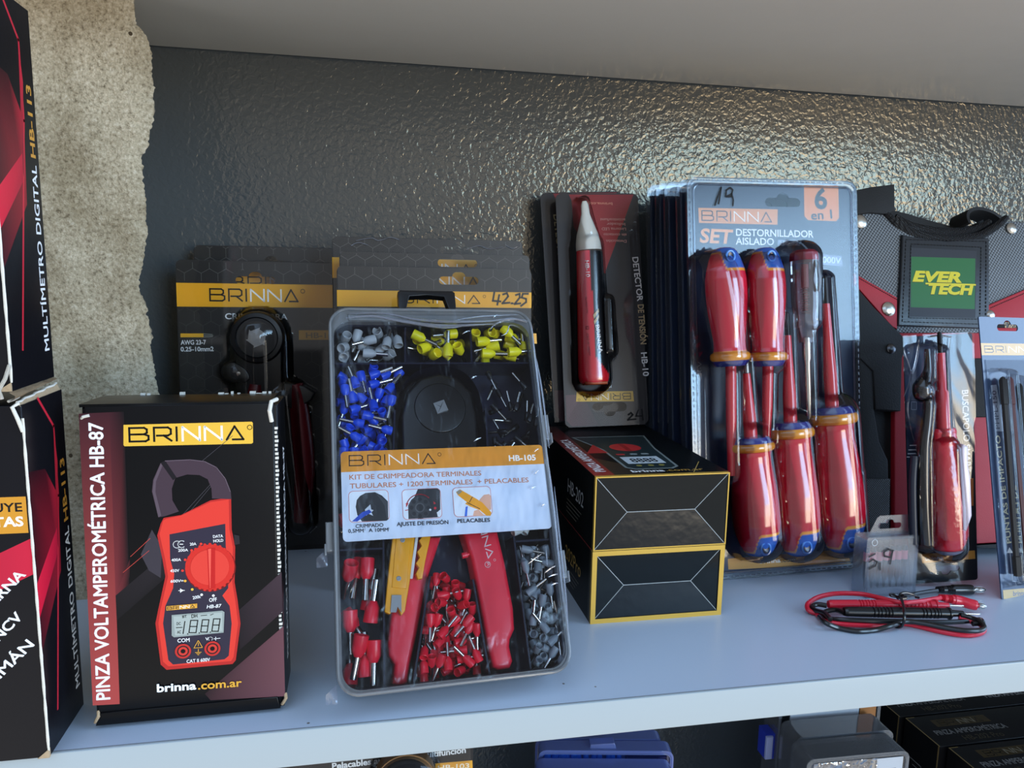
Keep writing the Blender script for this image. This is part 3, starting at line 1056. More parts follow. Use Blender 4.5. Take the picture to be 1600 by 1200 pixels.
GOLD = (214, 168, 74)
def hb202(z0, label, model, heavy):
    W, H, D = 0.0972, 0.0522, 0.166
    F = Frame((0.0730 + (0 if not heavy else -0.0004), 0.0925, z0), 0.0, 0.0)
    t = thing('clamp_meter_carton', label, 'box', F.mat(), 'clamp meter cartons lying in a stack of two')
    mb = MB()
    blk = (16, 19, 20)
    mb.box(0, W, 0.0060, D, 0, H, GLOSS, blk, r=0.0003)
    A = Art(mb, F.side(0, 0, H, 'top'), F, GLOSS)
    A.rect_m(0.0, 0.0, W, 0.0022, GOLD)
    A.area_m([(0.0, 0.0022), (0.0145, 0.0022), (0.0145, D), (0.0, D)], [(150, 48, 44), (150, 48, 44), (44, 26, 28), (44, 26, 28)])
    A.area_m([(0.0145, 0.0022), (0.05, 0.0022), (0.0145, 0.05)], [(60, 50, 40), (40, 36, 32), (50, 36, 32)])
    A.text_m('PINZA AMPEROMÉTRICA', (0.0112, 0.012), (0.0112, 0.112), 0.0072, (240, 238, 238), 0.03)
    A.text_m('brinna', (0.029, 0.0076), (0.053, 0.0076), 0.0054, (248, 248, 248), 0.03)
    A.text_m('.com.ar', (0.054, 0.0076), (0.082, 0.0076), 0.0054, (206, 160, 72), 0.0)
    A.area_m([(0.028, 0.02), (0.034, 0.0145), (0.062, 0.0145), (0.068, 0.02), (0.072, 0.075), (0.080, 0.12), (0.016, 0.12), (0.028, 0.075)], (130, 140, 138))
    A.area_m([(0.030, 0.021), (0.035, 0.0165), (0.061, 0.0165), (0.066, 0.021), (0.0705, 0.075), (0.078, 0.118), (0.018, 0.118), (0.030, 0.075)], (40, 52, 54))
    A.area_m([(0.013, 0.064), (0.030, 0.064), (0.026, 0.092)], (190, 36, 44))
    A.rect_m(0.034, 0.030, 0.063, 0.050, (206, 216, 222))
    A.text_m('8888', (0.039, 0.034), (0.059, 0.034), 0.011, (40, 44, 48), 0.02)
    A.rect_m(0.034, 0.056, 0.041, 0.060, (196, 52, 56), 0.0015)
    A.rect_m(0.045, 0.056, 0.051, 0.060, (150, 160, 160), 0.0015)
    A.rect_m(0.054, 0.056, 0.060, 0.060, (150, 160, 160), 0.0015)
    A.area_m(circ(0.049, 0.080, 0.0125), (206, 52, 54))
    A.rect_m(0.047, 0.068, 0.051, 0.092, (170, 36, 40))
    for x, z in ((0.040, 0.0245), (0.049, 0.0245), (0.057, 0.0245)):
        A.area_m(circ(x, z, 0.0022, 16), (150, 140, 70))
    A.lines_m([[(0.072, 0.003), (0.088, 0.03)]], 0.0006, (190, 160, 80))
    L = Art(mb, F.side(0, D, 0, 'left'), F, GLOSS)
    L.text_m(model, (D - 0.068, H * 0.42), (D - 0.026, H * 0.42), 0.0105, (200, 198, 196) if not heavy else (206, 160, 72), 0.0)
    for k in range(4):
        L.rect_m(D - 0.07, H * (0.30 - .06 * k), D - 0.030 - 0.004 * k, H * (0.30 - .06 * k) + 0.0007, (120, 112, 100))
    L.rect_m(D - 0.0016, 0, D, H, GOLD)
    mb.build('carton', t)
    # end closed by four folded flaps that meet a little below the rim
    mb = MB()
    g = 0.0034 if heavy else 0.0009
    x0, x1, z0_, z1 = g, W - g, g, H - g
    dp = 0.0010 if heavy else 0.0014
    xa, xb, zc = W * 0.245, W * 0.755, H * 0.50
    ft = -0.0002
    a, b, c, d = (x0, ft, z0_), (x1, ft, z0_), (x1, ft, z1), (x0, ft, z1)
    e, f = (xa, dp, zc), (xb, dp, zc)
    if heavy:
        mb.prism([(0, 0), (W, 0), (W, H), (0, H)], -0.0012, 0.0063, GLOSS, GOLD, holes=[[(x0, z0_), (x1, z0_), (x1, z1), (x0, z1)]], side=(40, 36, 30))
        mb.build('gold_rim', t)['label'] = 'wide gold border round the end'
    else:
        mb.prism([(0, 0), (W, 0), (W, H), (0, H)], -0.0008, 0.0063, GLOSS, GOLD, holes=[[(x0, z0_), (x1, z0_), (x1, z1), (x0, z1)]], side=(20, 20, 20))
        mb.build('gold_rim', t)['label'] = 'thin gold edge round the end'
    for nm, pts, col in (('flap', [a, b, f, e], (24, 27, 30)), ('flap', [b, c, f], (16, 20, 21)), ('flap', [c, d, e, f], (15, 19, 20)), ('flap', [d, a, e], (16, 20, 21))):
        mb = MB()
        mb.face(pts, GLOSS2, col)
        mb.face([(p[0], p[1] + 0.0004, p[2]) for p in pts[::-1]], GLOSS2, col)
        n = len(pts)
        for i in range(n):
            p, q_ = pts[i], pts[(i + 1) % n]
            mb.face([p, (p[0], p[1] + .0004, p[2]), (q_[0], q_[1] + .0004, q_[2]), q_], GLOSS2, col)
        for p, q_ in zip(pts, pts[1:] + pts[:1]):          # pale worn fold along each inner edge
            if e in (p, q_) or f in (p, q_):
                mb.tube([(p[0], p[1] - .0001, p[2]), (q_[0], q_[1] - .0001, q_[2])], 0.00022, LINER2, (150, 152, 150), seg=5)
        mb.build(nm, t)
GLOSS2 = printed('glossy_carton_end', 0.16, 0.3, 0.0, (110.0, 0.10, 0.0014))
LINER2 = solid('worn_fold', (176, 178, 176), 0.7)
hb202(0.0, 'lower of two black clamp meter cartons, its end with a wide gold border', '202Pro', True)
hb202(0.0524, 'upper of two black clamp meter cartons, lying with a meter picture on top', 'HB-202', False)

# ------------------------------------------------------------------ crimping kit: clear case with ferrules, crimper and stripper
NAVY = solid('dark_navy_tray_plastic', (9, 15, 42), 0.32, spec=0.4)
RIMP = clear('frosted_case_rim', (225, 230, 235), 1.5, 0.18, 0.42, (196, 198, 200))
LIDP = clear('clear_case_lid', (250, 251, 253), 0.7, 0.05)
WRAP = clear('shrink_wrap', (253, 254, 255), 0.9, 0.05, bmp=(55.0, 0.6, 0.004, 3.0, (1.0, 1.0, 0.55)))
BLACKP = solid('black_plastic', (13, 13, 16), 0.34)
STEEL = solid('bright_steel', (196, 194, 190), 0.24, 1.0)
DULLST = solid('dull_steel', (150, 150, 150), 0.42, 1.0)
REDP = solid('red_grip_plastic', (238, 36, 62), 0.36, coat=0.2)
YELP = solid('yellow_stripper_plastic', (250, 174, 20), 0.36)

KIT = Frame((-0.0944, -0.0002, 0.0147), 0.077, 0.4992, -0.01)
KW, KH, KD = 0.1325, 0.2288, 0.0300

def K(x, y, d=0.0):
    return KIT.at(x, y, d)

def kit():
    t = thing('crimping_kit_case', 'clear shrink-wrapped case of coloured ferrules with a white and orange label, leaning in the middle', 'kit case', KIT.mat())
    out = rrect(0, 0, KW, KH, 0.0125, 8)
    inn = rrect(0.0030, 0.0032, KW - 0.0030, KH - 0.0095, 0.0105, 8)
    mb = MB()                                              # tray: back, walls and dividers
    mb.prism(rrect(0.0016, 0.0016, KW - 0.0016, KH - 0.0016, 0.011, 8), KD - 0.0018, KD, NAVY, bevel=0)
    mb.prism(rrect(0.0016, 0.0016, KW - 0.0016, KH - 0.0016, 0.011, 8), 0.0058, KD - 0.0018, NAVY, holes=[rrect(0.0034, 0.0036, KW - 0.0034, KH - 0.0100, 0.009, 8)])
    tr = mb.build('tray', t)
    def wall(p0, p1, d=0.0066, w=0.0011):
        a, b = K(*p0, d), K(*p1, d)
        e = Vector((b[0] - a[0], b[1] - a[1])).normalized()
        n = Vector((-e.y, e.x)) * w / 2
        m = MB()
        m.prism([(a[0] - n.x, a[1] - n.y), (b[0] - n.x, b[1] - n.y), (b[0] + n.x, b[1] + n.y), (a[0] + n.x, a[1] + n.y)][::1], d, KD - 0.0016, NAVY)
        m.build('divider', t)
    for p0, p1 in WALLS:
        wall(p0, p1)
    mb = MB()                                              # curved pocket wall round the crimper head
    pk = [K(617, 700, .0066), K(619, 640, .0066), K(628, 605, .0066), K(650, 581, .0066), K(686, 572, .0066), K(722, 580, .0066), K(744, 604, .0066), K(754, 640, .0066), K(760, 700, .0066)]
    pk = [(p.x, p.z) for p in spline([(p[0], 0, p[1]) for p in pk], 5)]
    mb.sheet(lambda u, v: (pk[round(u * (len(pk) - 1))][0], 0.0066 + v * 0.021, pk[round(u * (len(pk) - 1))][1]), len(pk) - 1, 1, NAVY)
    mb.build('pocket_wall', t)
    mb = MB()                                              # lid: milky rim and clear pane
    mb.prism(out, 0.0, 0.0055, RIMP, holes=[inn], back=False)
    mb.prism(rrect(0.0002, 0.0002, KW - 0.0002, KH - 0.0002, 0.0123, 8), 0.0058, KD - 0.004, RIMP, holes=[rrect(0.0011, 0.0011, KW - 0.0011, KH - 0.0011, 0.0114, 8)], back=False)
    mb.tube([(p[0], -0.0002, p[1]) for p in rrect(0.0012, 0.0012, KW - 0.0012, KH - 0.0012, 0.0115, 8)], 0.0011, RIMP, seg=8, closed=True)
    mb.build('lid_rim', t)
    mb = MB()
    mb.prism(inn, 0.0012, 0.0012, LIDP)
    mb.build('lid', t)
    mb = MB()                                              # step under the handle
    mb.prism(rrect(0.012, KH - 0.0092, KW - 0.012, KH - 0.0048, 0.001), -0.0010, 0.0004, RIMP, bevel=0.0005)
    mb.build('lid_step', t)
    mb = MB()                                              # black carrying handle
    a, b = K(622, 483, .014), K(711, 485, .014)
    c = K(622, 457.5, .014)
    x0, x1, z0 = a[0], b[0], KH - 0.002
    z1 = c[1]
    outl = [(x0, z0), (x0 + .0034, z0), (x0 + .0040, z0 + .0035), (x0 + .0075, z1 - .0042), ((x0 + x1) / 2, z1 - .0032), (x1 - .0075, z1 - .0042), (x1 - .0040, z0 + .0035), (x1 - .0034, z0), (x1, z0), (x1, z1 - .0012), (x1 - .0015, z1), (x0 + .0015, z1), (x0, z1 - .0012)]
    mb.prism(outl, 0.010, 0.0165, BLACKP, bevel=0.0004)
    mb.build('handle', t)
    for x, z in ((0.0, K(510, 838)[1]), (KW, K(886, 665)[1]), (KW, K(893, 880)[1])):
        mb = MB()
        sgn = -1 if x == 0 else 1
        lo, hi = sorted((x + sgn * 0.0042, x - sgn * 0.0004))
        mb.box(lo, hi, 0.002, 0.013, z - 0.0085, z + 0.0085, RIMP, r=0.001)
        mb.box(min(x + sgn * .0050, x + sgn * .0038), max(x + sgn * .0050, x + sgn * .0038), 0.001, 0.011, z - 0.0105, z - 0.004, RIMP, r=0.0005)
        mb.build('latch', t)
    # label stuck on the lid
    L = [K(532, 704), K(851, 696), K(860, 829), K(536, 843)]
    mb = MB()
    xs = (L[0][0] + L[3][0]) / 2, (L[1][0] + L[2][0]) / 2
    zs = (L[2][1] + L[3][1]) / 2, (L[0][1] + L[1][1]) / 2
    LAB = printed('label_paper', 0.45, 0.4)
    mb.prism(rrect(xs[0], zs[0], xs[1], zs[1], 0.0026), 0.0004, 0.0011, LAB, (208, 218, 236))
    A = Art(mb, KIT, KIT, LAB, 0.0004)
    band = (219, 146, 46)
    bb = K(531, 735)[1] * .5 + K(853, 727)[1] * .5
    A.area_m([p for p in rrect(xs[0], bb, xs[1], zs[1], 0.0026) if p[1] > bb + 0.0024] + [(xs[0], bb), (xs[1], bb)], band)
    def P(x, y):
        return (520 + x / 4.706, 690 + y / 4.706)
    def q(*pts):
        return [P(*p) for p in pts]
    A.logo(P(122, 178), P(752, 160), 16.3, (34, 26, 24), (250, 248, 246), 0.105)
    A.text('HB-105', P(1296, 142), P(1494, 136), 8.8, (250, 248, 244), 0.03)
    br = (196, 128, 96)
    A.text('KIT DE CRIMPEADORA TERMINALES', P(122, 280), P(1092, 248), 7.6, br, 0.012)
    A.text('TUBULARES + 1200 TERMINALES  + PELACABLES', P(126, 345), P(1440, 298), 7.6, br, 0.012)
    # three small pictures
    def pic(x0, y0, x1, y1, dy):
        pts = [K(*P(x0, y0)), K(*P(x1, y0 - dy)), K(*P(x1, y1 - dy)), K(*P(x0, y1))]
        a, b = (pts[0][0] + pts[3][0]) / 2, (pts[1][0] + pts[2][0]) / 2
        z1, z0 = (pts[0][1] + pts[1][1]) / 2, (pts[2][1] + pts[3][1]) / 2
        A.rect_m(a - .0003, z0 - .0003, b + .0003, z1 + .0003, (206, 120, 110), 0.0026)
        A.rect_m(a, z0, b, z1, (224, 230, 240), 0.0024)
    ink = (46, 46, 50)
    pic(121, 368, 410, 592, 14)
    A.area(q((200, 400), (240, 378), (310, 372), (360, 396), (405, 440), (408, 572), (395, 582), (215, 588), (180, 540), (168, 480), (176, 430)), ink)
    A.area(q((310, 376), (404, 444), (406, 570), (396, 560), (380, 470), (340, 410)), (66, 66, 70))
    A.area(q((236, 500), (276, 462), (282, 498), (300, 505), (284, 520), (296, 546), (262, 530), (245, 545)), (200, 206, 216))
    A.area(q((140, 588), (215, 520), (268, 500), (286, 520), (240, 545), (180, 588)), (38, 74, 180))
    A.ring(P(242, 460), 2.4, 0.6, (30, 30, 32))
    pic(515, 356, 795, 572, 14)
    A.area(q((625, 350), (770, 344), (788, 360), (790, 500), (768, 520), (780, 556), (556, 570), (554, 470), (575, 430), (600, 408)), ink)
    A.disc(P(640, 486), 17.5, (58, 58, 62))
    for k in range(8):
        A.disc((P(640, 486)[0] + 13 * cos(k * pi / 4), P(640, 486)[1] + 13 * sin(k * pi / 4)), 3.2, (40, 40, 44), n=10)
    A.disc(P(640, 486), 7.6, (84, 84, 88))
    A.disc(P(640, 486), 5.6, (44, 44, 48))
    A.ring(P(640, 486), 21, 1.5, (168, 40, 50), 0.25 * pi, 0.95 * pi)
    A.area(q((534, 456), (558, 452), (546, 474)), (190, 44, 56))
    A.area(q((740, 440), (758, 455), (742, 462)), (190, 44, 56))
    A.line(q((534, 506), (552, 503)), 1.2, (190, 44, 56))
    A.disc(P(716, 502), 1.8, (230, 230, 230), n=10)
    A.disc(P(752, 490), 2.2, (190, 44, 56), n=10)
    A.area(q((764, 520), (786, 512), (790, 540), (772, 556)), (220, 224, 230))
    pic(889, 342, 1164, 552, 13)
    A.area(q((1076, 430), (1110, 392), (1148, 386), (1160, 400), (1163, 500), (1120, 520), (1085, 480)), (222, 172, 148))
    A.area(q((1030, 545), (1038, 510), (1070, 500), (1110, 540), (1100, 548)), (222, 172, 148))
    A.area(q((968, 550), (976, 480), (992, 476), (986, 550)), (60, 110, 214))
    A.area(q((905, 372), (935, 352), (1060, 424), (1100, 450), (1164, 520), (1160, 546), (1130, 546), (1080, 505), (1010, 478), (972, 458), (985, 446), (920, 396)), (236, 160, 30))
    A.area(q((906, 370), (932, 354), (952, 366), (924, 392)), (150, 140, 120))
    A.lines([q((1026, 408), (1004, 446)), q((990, 450), (1080, 495))], 1.2, (80, 56, 20))
    tx = (40, 42, 50)
    A.text('CRIMPADO', P(168, 636), P(372, 626), 5.6, tx, 0.01)
    A.text('0,5MM   A 10MM', P(114, 672), P(408, 660), 5.6, tx, 0.01)
    A.text('2', P(232, 652), P(240, 652), 2.6, tx, 0.0)
    A.text('2', P(408, 645), P(415, 645), 2.6, tx, 0.0)
    A.text('AJUSTE DE PRESIÓN', P(470, 622), P(850, 606), 6, tx, 0.012)
    A.text('PELACABLES', P(916, 598), P(1156, 590), 6, tx, 0.012)
    mb.build('label_sticker', t)
    # shrink wrap: a thin film over the front with gathered folds at the top and the right
    mb = MB()
    def film(u, v):
        x, z = 0.002 + u * (KW - 0.004), 0.002 + v * (KH - 0.004)
        e = max(0.0, (v - 0.80) / 0.20)
        y = -0.0016 - 0.0012 * e * abs(sin(u * 9 + v * 40)) * e
        y -= 0.0006 * noise.noise((u * 7, v * 12, 3.0)) + 0.0003 * max(0, u - .8) * 5 * noise.noise((u * 24, v * 30, 8))
        return (x, y, z)
    mb.sheet(film, 90, 150, WRAP)
    mb.build('shrink_wrap', t)
    FOLD = clear('wrap_fold', (244, 246, 250), 3.0, 0.12, 0.20, (206, 212, 232))
    def fold(pts, r0):
        p = [(K(x, y, -.0022)[0], -0.0023 - 0.0003 * (k % 2), K(x, y, -.0022)[1]) for k, (x, y) in enumerate(pts)]
        m = MB()
        m.tube(spline(p, 6), lambda u: r0 * (0.25 + sin(pi * u)) * 0.8, FOLD, seg=6)
        m.build('wrap_fold', t)['label'] = 'gathered shiny fold of the wrap'
    fold([(540, 497), (580, 494), (620, 500), (660, 507), (700, 509), (740, 508), (775, 506)], 0.0011)
    fold([(545, 490), (600, 490), (650, 499), (700, 503), (760, 502), (800, 498), (826, 502)], 0.0009)
    fold([(600, 498), (640, 505), (690, 512), (720, 511)], 0.0007)
    fold([(700, 503), (740, 496), (780, 493), (812, 492)], 0.0006)
    fold([(765, 516), (775, 506), (800, 499), (824, 504)], 0.0006)
    fold([(783, 525), (792, 520), (797, 508), (812, 512)], 0.0005)
    fold([(831, 510), (836, 560), (842, 610), (846, 660)], 0.0008)
    fold([(838, 560), (845, 600), (852, 650), (858, 700)], 0.0006)
    fold([(858, 730), (866, 800), (872, 860), (880, 940)], 0.0008)
    fold([(866, 760), (873, 830), (884, 930), (888, 1000)], 0.0006)
    for a, b in (((722, 522), (735, 517)), ((736, 592), (745, 588)), ((770, 497), (778, 492)), ((824, 882), (846, 866)), ((850, 896), (868, 884)), ((856, 902), (872, 897)), ((853, 859), (855, 885)), ((845, 792), (853, 787)), ((828, 765), (838, 760)), ((834, 742), (842, 735)), ((834, 707), (842, 701)), ((860, 915), (872, 911)), ((740, 690), (752, 684))):
        fold([a, ((a[0] + b[0]) / 2, (a[1] + b[1]) / 2 - 1), b], 0.00045)
    for x, y in ((521, 1082), (506, 868)):
        mb = MB()
        p = K(x, y)
        mb.sheet(lambda u, v: (p[0] - 0.004 + 0.006 * u, 0.003 + 0.002 * sin(u * 5 + v * 3), p[1] - 0.006 + 0.010 * v * (0.5 + 0.5 * u)), 6, 6, FOLD)
        mb.build('wrap_tag', t)
    return t

WALLS = [((522, 568), (840, 567)), ((633, 512), (633, 567)), ((735, 512), (737, 567)), ((617, 640), (611, 840)), ((759, 640), (768, 830)),
         ((526, 860), (598, 857)), ((599, 840), (601, 1080)), ((672, 900), (645, 1074)), ((739, 905), (766, 1058)), ((803, 838), (830, 1050)), ((804, 846), (872, 842))]
kit()

# crimper lying in the tray
def crimper():
    c = K(688, 637, .008)
    t = thing('ferrule_crimper', 'ferrule crimper with black round head and red handles inside the clear kit case', 'crimper', KIT.mat())
    k = 0.000374
    mb = MB()
    d0, d1 = 0.0085, 0.0265
    head = [K(x, y, d0) for x, y in ((628, 720), (626, 650), (634, 614), (656, 590), (686, 582), (716, 590), (738, 612), (746, 650), (750, 720), (770, 800), (730, 820), (700, 770), (670, 770), (655, 822), (618, 812))]
    mb.prism(head[::-1], d0, d1, BLACKP, bevel=0.0025)
    mb.prism(circ(c[0], c[1], 0.0165, 40), d0 - 0.001, d0 + .001, BLACKP, bevel=0.0008)
    mb.build('head', t)
    for kk in range(4):                                   # four jaws closing on a square, seen end on
        mb = MB()
        a = kk * pi / 2 + 0.32
        R = 0.0053
        p0 = (c[0] + 0.0003 * cos(a), c[1] + 0.0003 * sin(a))
        p1 = (c[0] + R * cos(a - pi / 4), c[1] + R * sin(a - pi / 4))
        p2 = (c[0] + R * cos(a + pi / 4), c[1] + R * sin(a + pi / 4))
        mb.prism([p0, p1, p2], d0 - 0.0022 - 0.0003 * kk, d0, DULLST)
        mb.build('jaw', t)
    mb = MB()
    r = [(723, 830), (778, 830), (790, 880), (803, 950), (805, 983), (798, 999), (797, 1010), (802, 1033), (798, 1044), (780, 1047), (771, 1043), (763, 1010), (752, 950), (737, 874)]
    mb.prism([K(x, y, .009) for x, y in r][::-1], 0.009, 0.024, REDP, bevel=0.0028)
    A = Art(mb, KIT, KIT, None, 0.009)
    A.logo(K and (735, 780), (763, 872), 9.5, (238, 214, 216), (238, 214, 216), 0.16)
    A.ring((762, 882), 4.4, 0.9, (238, 214, 216))
    A.text('R', (760.5, 879.5), (762, 885), 4, (238, 214, 216), 0.0)
    mb.build('handle', t)
    mb = MB()
    r = [(655, 838), (690, 838), (668, 905), (652, 990), (641, 1040), (637, 1067), (626, 1072), (614, 1069), (616, 1049), (617, 1038), (608, 1025), (606, 1005), (611, 960), (620, 900)]
    mb.prism([K(x, y, .0125) for x, y in r][::-1], 0.0125, 0.0255, REDP, bevel=0.0028)
    mb.build('handle', t)
    mb = MB()
    p = K(720, 868, .010)
    mb.lathe((p[0] + .001, 0.012, p[1]), (1, 0, 0.15), [(0, 0), (0.0001, .0018), (0.0035, .0018), (0.0036, .0009), (0.007, .0009), (0.0072, .0018), (.009, .0018), (.0092, 0)], REDP, seg=14)
    mb.build('release_lever', t)
crimper()

def stripper():
    t = thing('cable_stripper', 'yellow cable stripper lying over the red handle in the clear kit case', 'stripper', KIT.mat())
    mb = MB()
    r = [(614, 834), (649, 834), (641, 905), (633, 955), (627, 962), (620, 946), (609, 960), (601, 956), (606, 905)]
    mb.prism([K(x, y, .0055) for x, y in r][::-1], 0.0055, 0.0118, YELP, bevel=0.0006)
    mb.prism([K(x, y, .0052) for x, y in ((619, 838), (643, 838), (635, 920), (612, 918))][::-1], 0.0050, 0.0062, YELP, bevel=0.0005)
    mb.build('body', t)
    mb = MB()
    w = [(663, 834), (674, 834), (664, 880), (660, 904), (653, 905), (650, 896), (655, 887), (650, 880), (656, 871), (652, 862), (659, 853), (655, 844)]
    mb.prism([K(x, y, .0055) for x, y in w][::-1], 0.0055, 0.0118, YELP, bevel=0.0005)
    mb.build('jaw_arm', t)
    mb = MB()
    mb.prism([K(x, y, .0055) for x, y in ((612, 930), (627, 930), (627, 957), (621, 948), (619, 957), (610, 957))][::-1], 0.0046, 0.0058, DULLST)
    mb.build('blade', t)
    mb = MB()
    mb.prism([K(x, y, .0055) for x, y in ((650, 836), (654, 836), (645, 904), (640, 904))][::-1], 0.0058, 0.0075, solid('white_spring_strip', (220, 222, 226), 0.4))
    mb.build('spring', t)
    for p in ((629, 844), (623, 904)):
        mb = MB()
        c = K(*p, .0052)
        mb.lathe((c[0], 0.0052, c[1]), (0, -1, 0), [(0, .0014), (.0005, .0014), (.0006, .0008), (.0003, 0)], DULLST, (90, 70, 40), seg=16)
        mb.build('rivet', t)
stripper()

# ferrules: a flared plastic sleeve with a thin metal barrel; every one is its own thing
def ferrule_meshes(kind, R, rb, ls, lb, mat):
    sl = MB()
    sl.lathe((0, 0, 0), (0, 0, 1), [(ls * 0.72, rb * 0.85), (ls * 0.62, R * 0.84), (0.0002, R * 0.86), (0, R * 0.93), (0.0002, R), (ls * 0.72, R * 0.96), (ls, rb * 1.15), (ls + 0.0003, rb * 1.0)], mat, seg=16, cap=(True, True))
    br = MB()
    br.lathe((0, 0, 0), (0, 0, 1), [(ls * 0.9, rb), (ls + lb, rb), (ls + lb, rb * 0.7), (ls + lb * 0.7, rb * 0.68), (ls + lb * 0.69, 0)], STEEL, seg=12, cap=(True, False))
    return sl, br, ls + lb

def segdist(a0, a1, b0, b1):
    u, v, w = a1 - a0, b1 - b0, a0 - b0
    a, b, c, d, e = u.dot(u), u.dot(v), v.dot(v), u.dot(w), v.dot(w)
    D = a * c - b * b
    s = min(1, max(0, (b * e - c * d) / D)) if D > 1e-14 else 0
    t = (b * s + e) / c
    t = min(1, max(0, t))
    s = min(1, max(0, (b * t - d) / a))
    return (w + u * s - v * t).length

def inside(p, poly):
    c = False
    for i in range(len(poly)):
        a, b = poly[i - 1], poly[i]
        if (a[1] > p[1]) != (b[1] > p[1]) and p[0] < (b[0] - a[0]) * (p[1] - a[1]) / (b[1] - a[1]) + a[0]:
            c = not c
    return c

SEGS = []
def fill(kind, cat_label, group, n, region, R, rb, ls, lb, mat, dmin, dmax, seed, grav=0.0, facing=0.5, lie=None, rest=None, hold=None):
    rnd = random.Random(seed)
    sl, br, ln = ferrule_meshes(kind, R, rb, ls, lb, mat)
    poly = [K(x, y, 0.011) for x, y in region]
    xs, zs = [p[0] for p in poly], [p[1] for p in poly]
    proto = None
    got, tries = 0, 0
    segs = hold if hold is not None else []
    while got < n and tries < n * 260:
        tries += 1
        x, z = rnd.uniform(min(xs), max(xs)), rnd.uniform(min(zs), max(zs))
        if grav and rnd.random() < grav * ((z - min(zs)) / (max(zs) - min(zs))) ** 0.8:
            continue
        a = rnd.uniform(0, 2 * pi) if lie is None else rnd.choice((0, pi)) + lie + rnd.gauss(0, 0.3)
        tilt = rnd.uniform(-0.25, 0.25) if rnd.random() > facing else rnd.uniform(0.55, 1.3)
        d = Vector((cos(a) * cos(tilt), sin(tilt), sin(a) * cos(tilt)))
        # layer: early ones deep at the back, later ones nearer the lid
        f = got / n
        yc = dmax - R - (dmax - dmin - 2 * R) * min(1.0, max(0.0, f * 1.15 + rnd.uniform(-.2, .2)))
        p0 = Vector((x, yc, z)) - d * ln * 0.4
        p1 = p0 + d * ln
        pm = p0 + d * ls
        ok = True
        for p, r in ((p0, R), (p1, rb), (pm, R)):
            if not (dmin + r * .9 < p.y < dmax - r * .5):
                ok = False
            h = Vector((d.x, d.z))
            h = h.normalized() if h.length > 0.3 else Vector((1, 0))
            for s in ((-h.y * r, h.x * r), (h.y * r, -h.x * r)):
                if ok and not inside((p.x + s[0], p.z + s[1]), poly):
                    ok = False
        if not ok:
            continue
        k = 1.0 if tries < n * 70 else 0.85 if tries < n * 150 else 0.66
        for q0, q1, qm, r0, r1 in segs:
            if segdist(p0, pm, q0, qm) < (R + r0) * k or segdist(pm, p1, q0, qm) < (rb + r0) * k or segdist(p0, pm, qm, q1) < (R + r1) * k or segdist(pm, p1, qm, q1) < (rb + r1) * k:
                ok = False
                break
        if not ok:
            continue
        segs.append((p0, p1, pm, R, rb))
        q = d.to_track_quat('Z', 'Y')
        M = KIT.mat() @ (Matrix.Translation(p0) @ q.to_matrix().to_4x4())
        if rest is not None:
            rest.append(sl, M)
            rest.append(br, M)
        elif proto is None:
            proto = thing('wire_ferrule', cat_label, 'ferrule', M, group)
            sl.build('sleeve', proto, 40)
            br.build('barrel', proto, 40)
        else:
            copy_tree(proto).matrix_world = M
        got += 1
    return got

GREYF = solid('grey_sleeve_plastic', (178, 182, 186), 0.42)
DGREYF = solid('slate_sleeve_plastic', (134, 144, 154), 0.42)
YELF = solid('yellow_sleeve_plastic', (255, 240, 30), 0.38)
BLUEF = solid('blue_sleeve_plastic', (24, 78, 222), 0.36)
REDF = solid('red_sleeve_plastic', (240, 30, 58), 0.34)
BLKF = solid('black_sleeve_plastic', (18, 19, 26), 0.34)
WHTF = solid('white_sleeve_plastic', (226, 226, 222), 0.4)
S_ = 0.00038
CNT = {}
HB, HR, HS = [], [], []
def F_(*a, **k):
    CNT[a[1]] = CNT.get(a[1], 0) + fill(*a, **k)
F_('g', 'large grey ferrule in the top left compartment of the clear kit case', 'large grey ferrules in the kit case', 20, [(525, 515), (630, 510), (630, 564), (526, 566)], 8.0 * S_, 3.2 * S_, 21 * S_, 20 * S_, GREYF, 0.0035, 0.0275, 11, 0.55)
F_('y', 'yellow ferrule in the top middle compartment of the clear kit case', 'yellow ferrules in the top middle compartment', 14, [(636, 513), (732, 513), (733, 564), (636, 564)], 8.8 * S_, 3.4 * S_, 23 * S_, 22 * S_, YELF, 0.0035, 0.0275, 12, 0.4)
F_('y', 'yellow ferrule in the top right compartment of the clear kit case', 'yellow ferrules in the top right compartment', 15, [(739, 508), (826, 510), (836, 564), (740, 564)], 8.8 * S_, 3.4 * S_, 23 * S_, 22 * S_, YELF, 0.0035, 0.0275, 13, 0.4)
F_('b', 'blue ferrule in the left compartment of the clear kit case above the label', 'blue ferrules in the kit case', 66, [(523, 572), (636, 572), (628, 600), (616, 640), (612, 745), (528, 752)], 7.4 * S_, 3.2 * S_, 17 * S_, 22 * S_, BLUEF, 0.0035, 0.0200, 14, 0.3, hold=HB)
F_('k', 'black ferrule with shiny barrel in the right compartment above the label', 'black ferrules in the kit case', 34, [(748, 578), (838, 578), (856, 735), (766, 738), (760, 640)], 4.8 * S_, 2.3 * S_, 15 * S_, 20 * S_, BLKF, 0.0035, 0.0275, 15, 0.75)
F_('r', 'large red ferrule in the bottom left compartment of the clear kit case', 'large red ferrules in the kit case', 22, [(527, 864), (597, 861), (599, 1078), (540, 1086), (530, 1070)], 11.5 * S_, 5.2 * S_, 31 * S_, 32 * S_, REDF, 0.0035, 0.0275, 16, 0.15, 0.22, pi / 2)
F_('r', 'large red ferrule lying just under the left end of the kit label', 'red ferrules just under the label', 3, [(527, 780), (597, 778), (597, 855), (528, 857)], 11.0 * S_, 5.2 * S_, 29 * S_, 36 * S_, REDF, 0.0035, 0.0275, 17, 0, 0.0, 0.0)
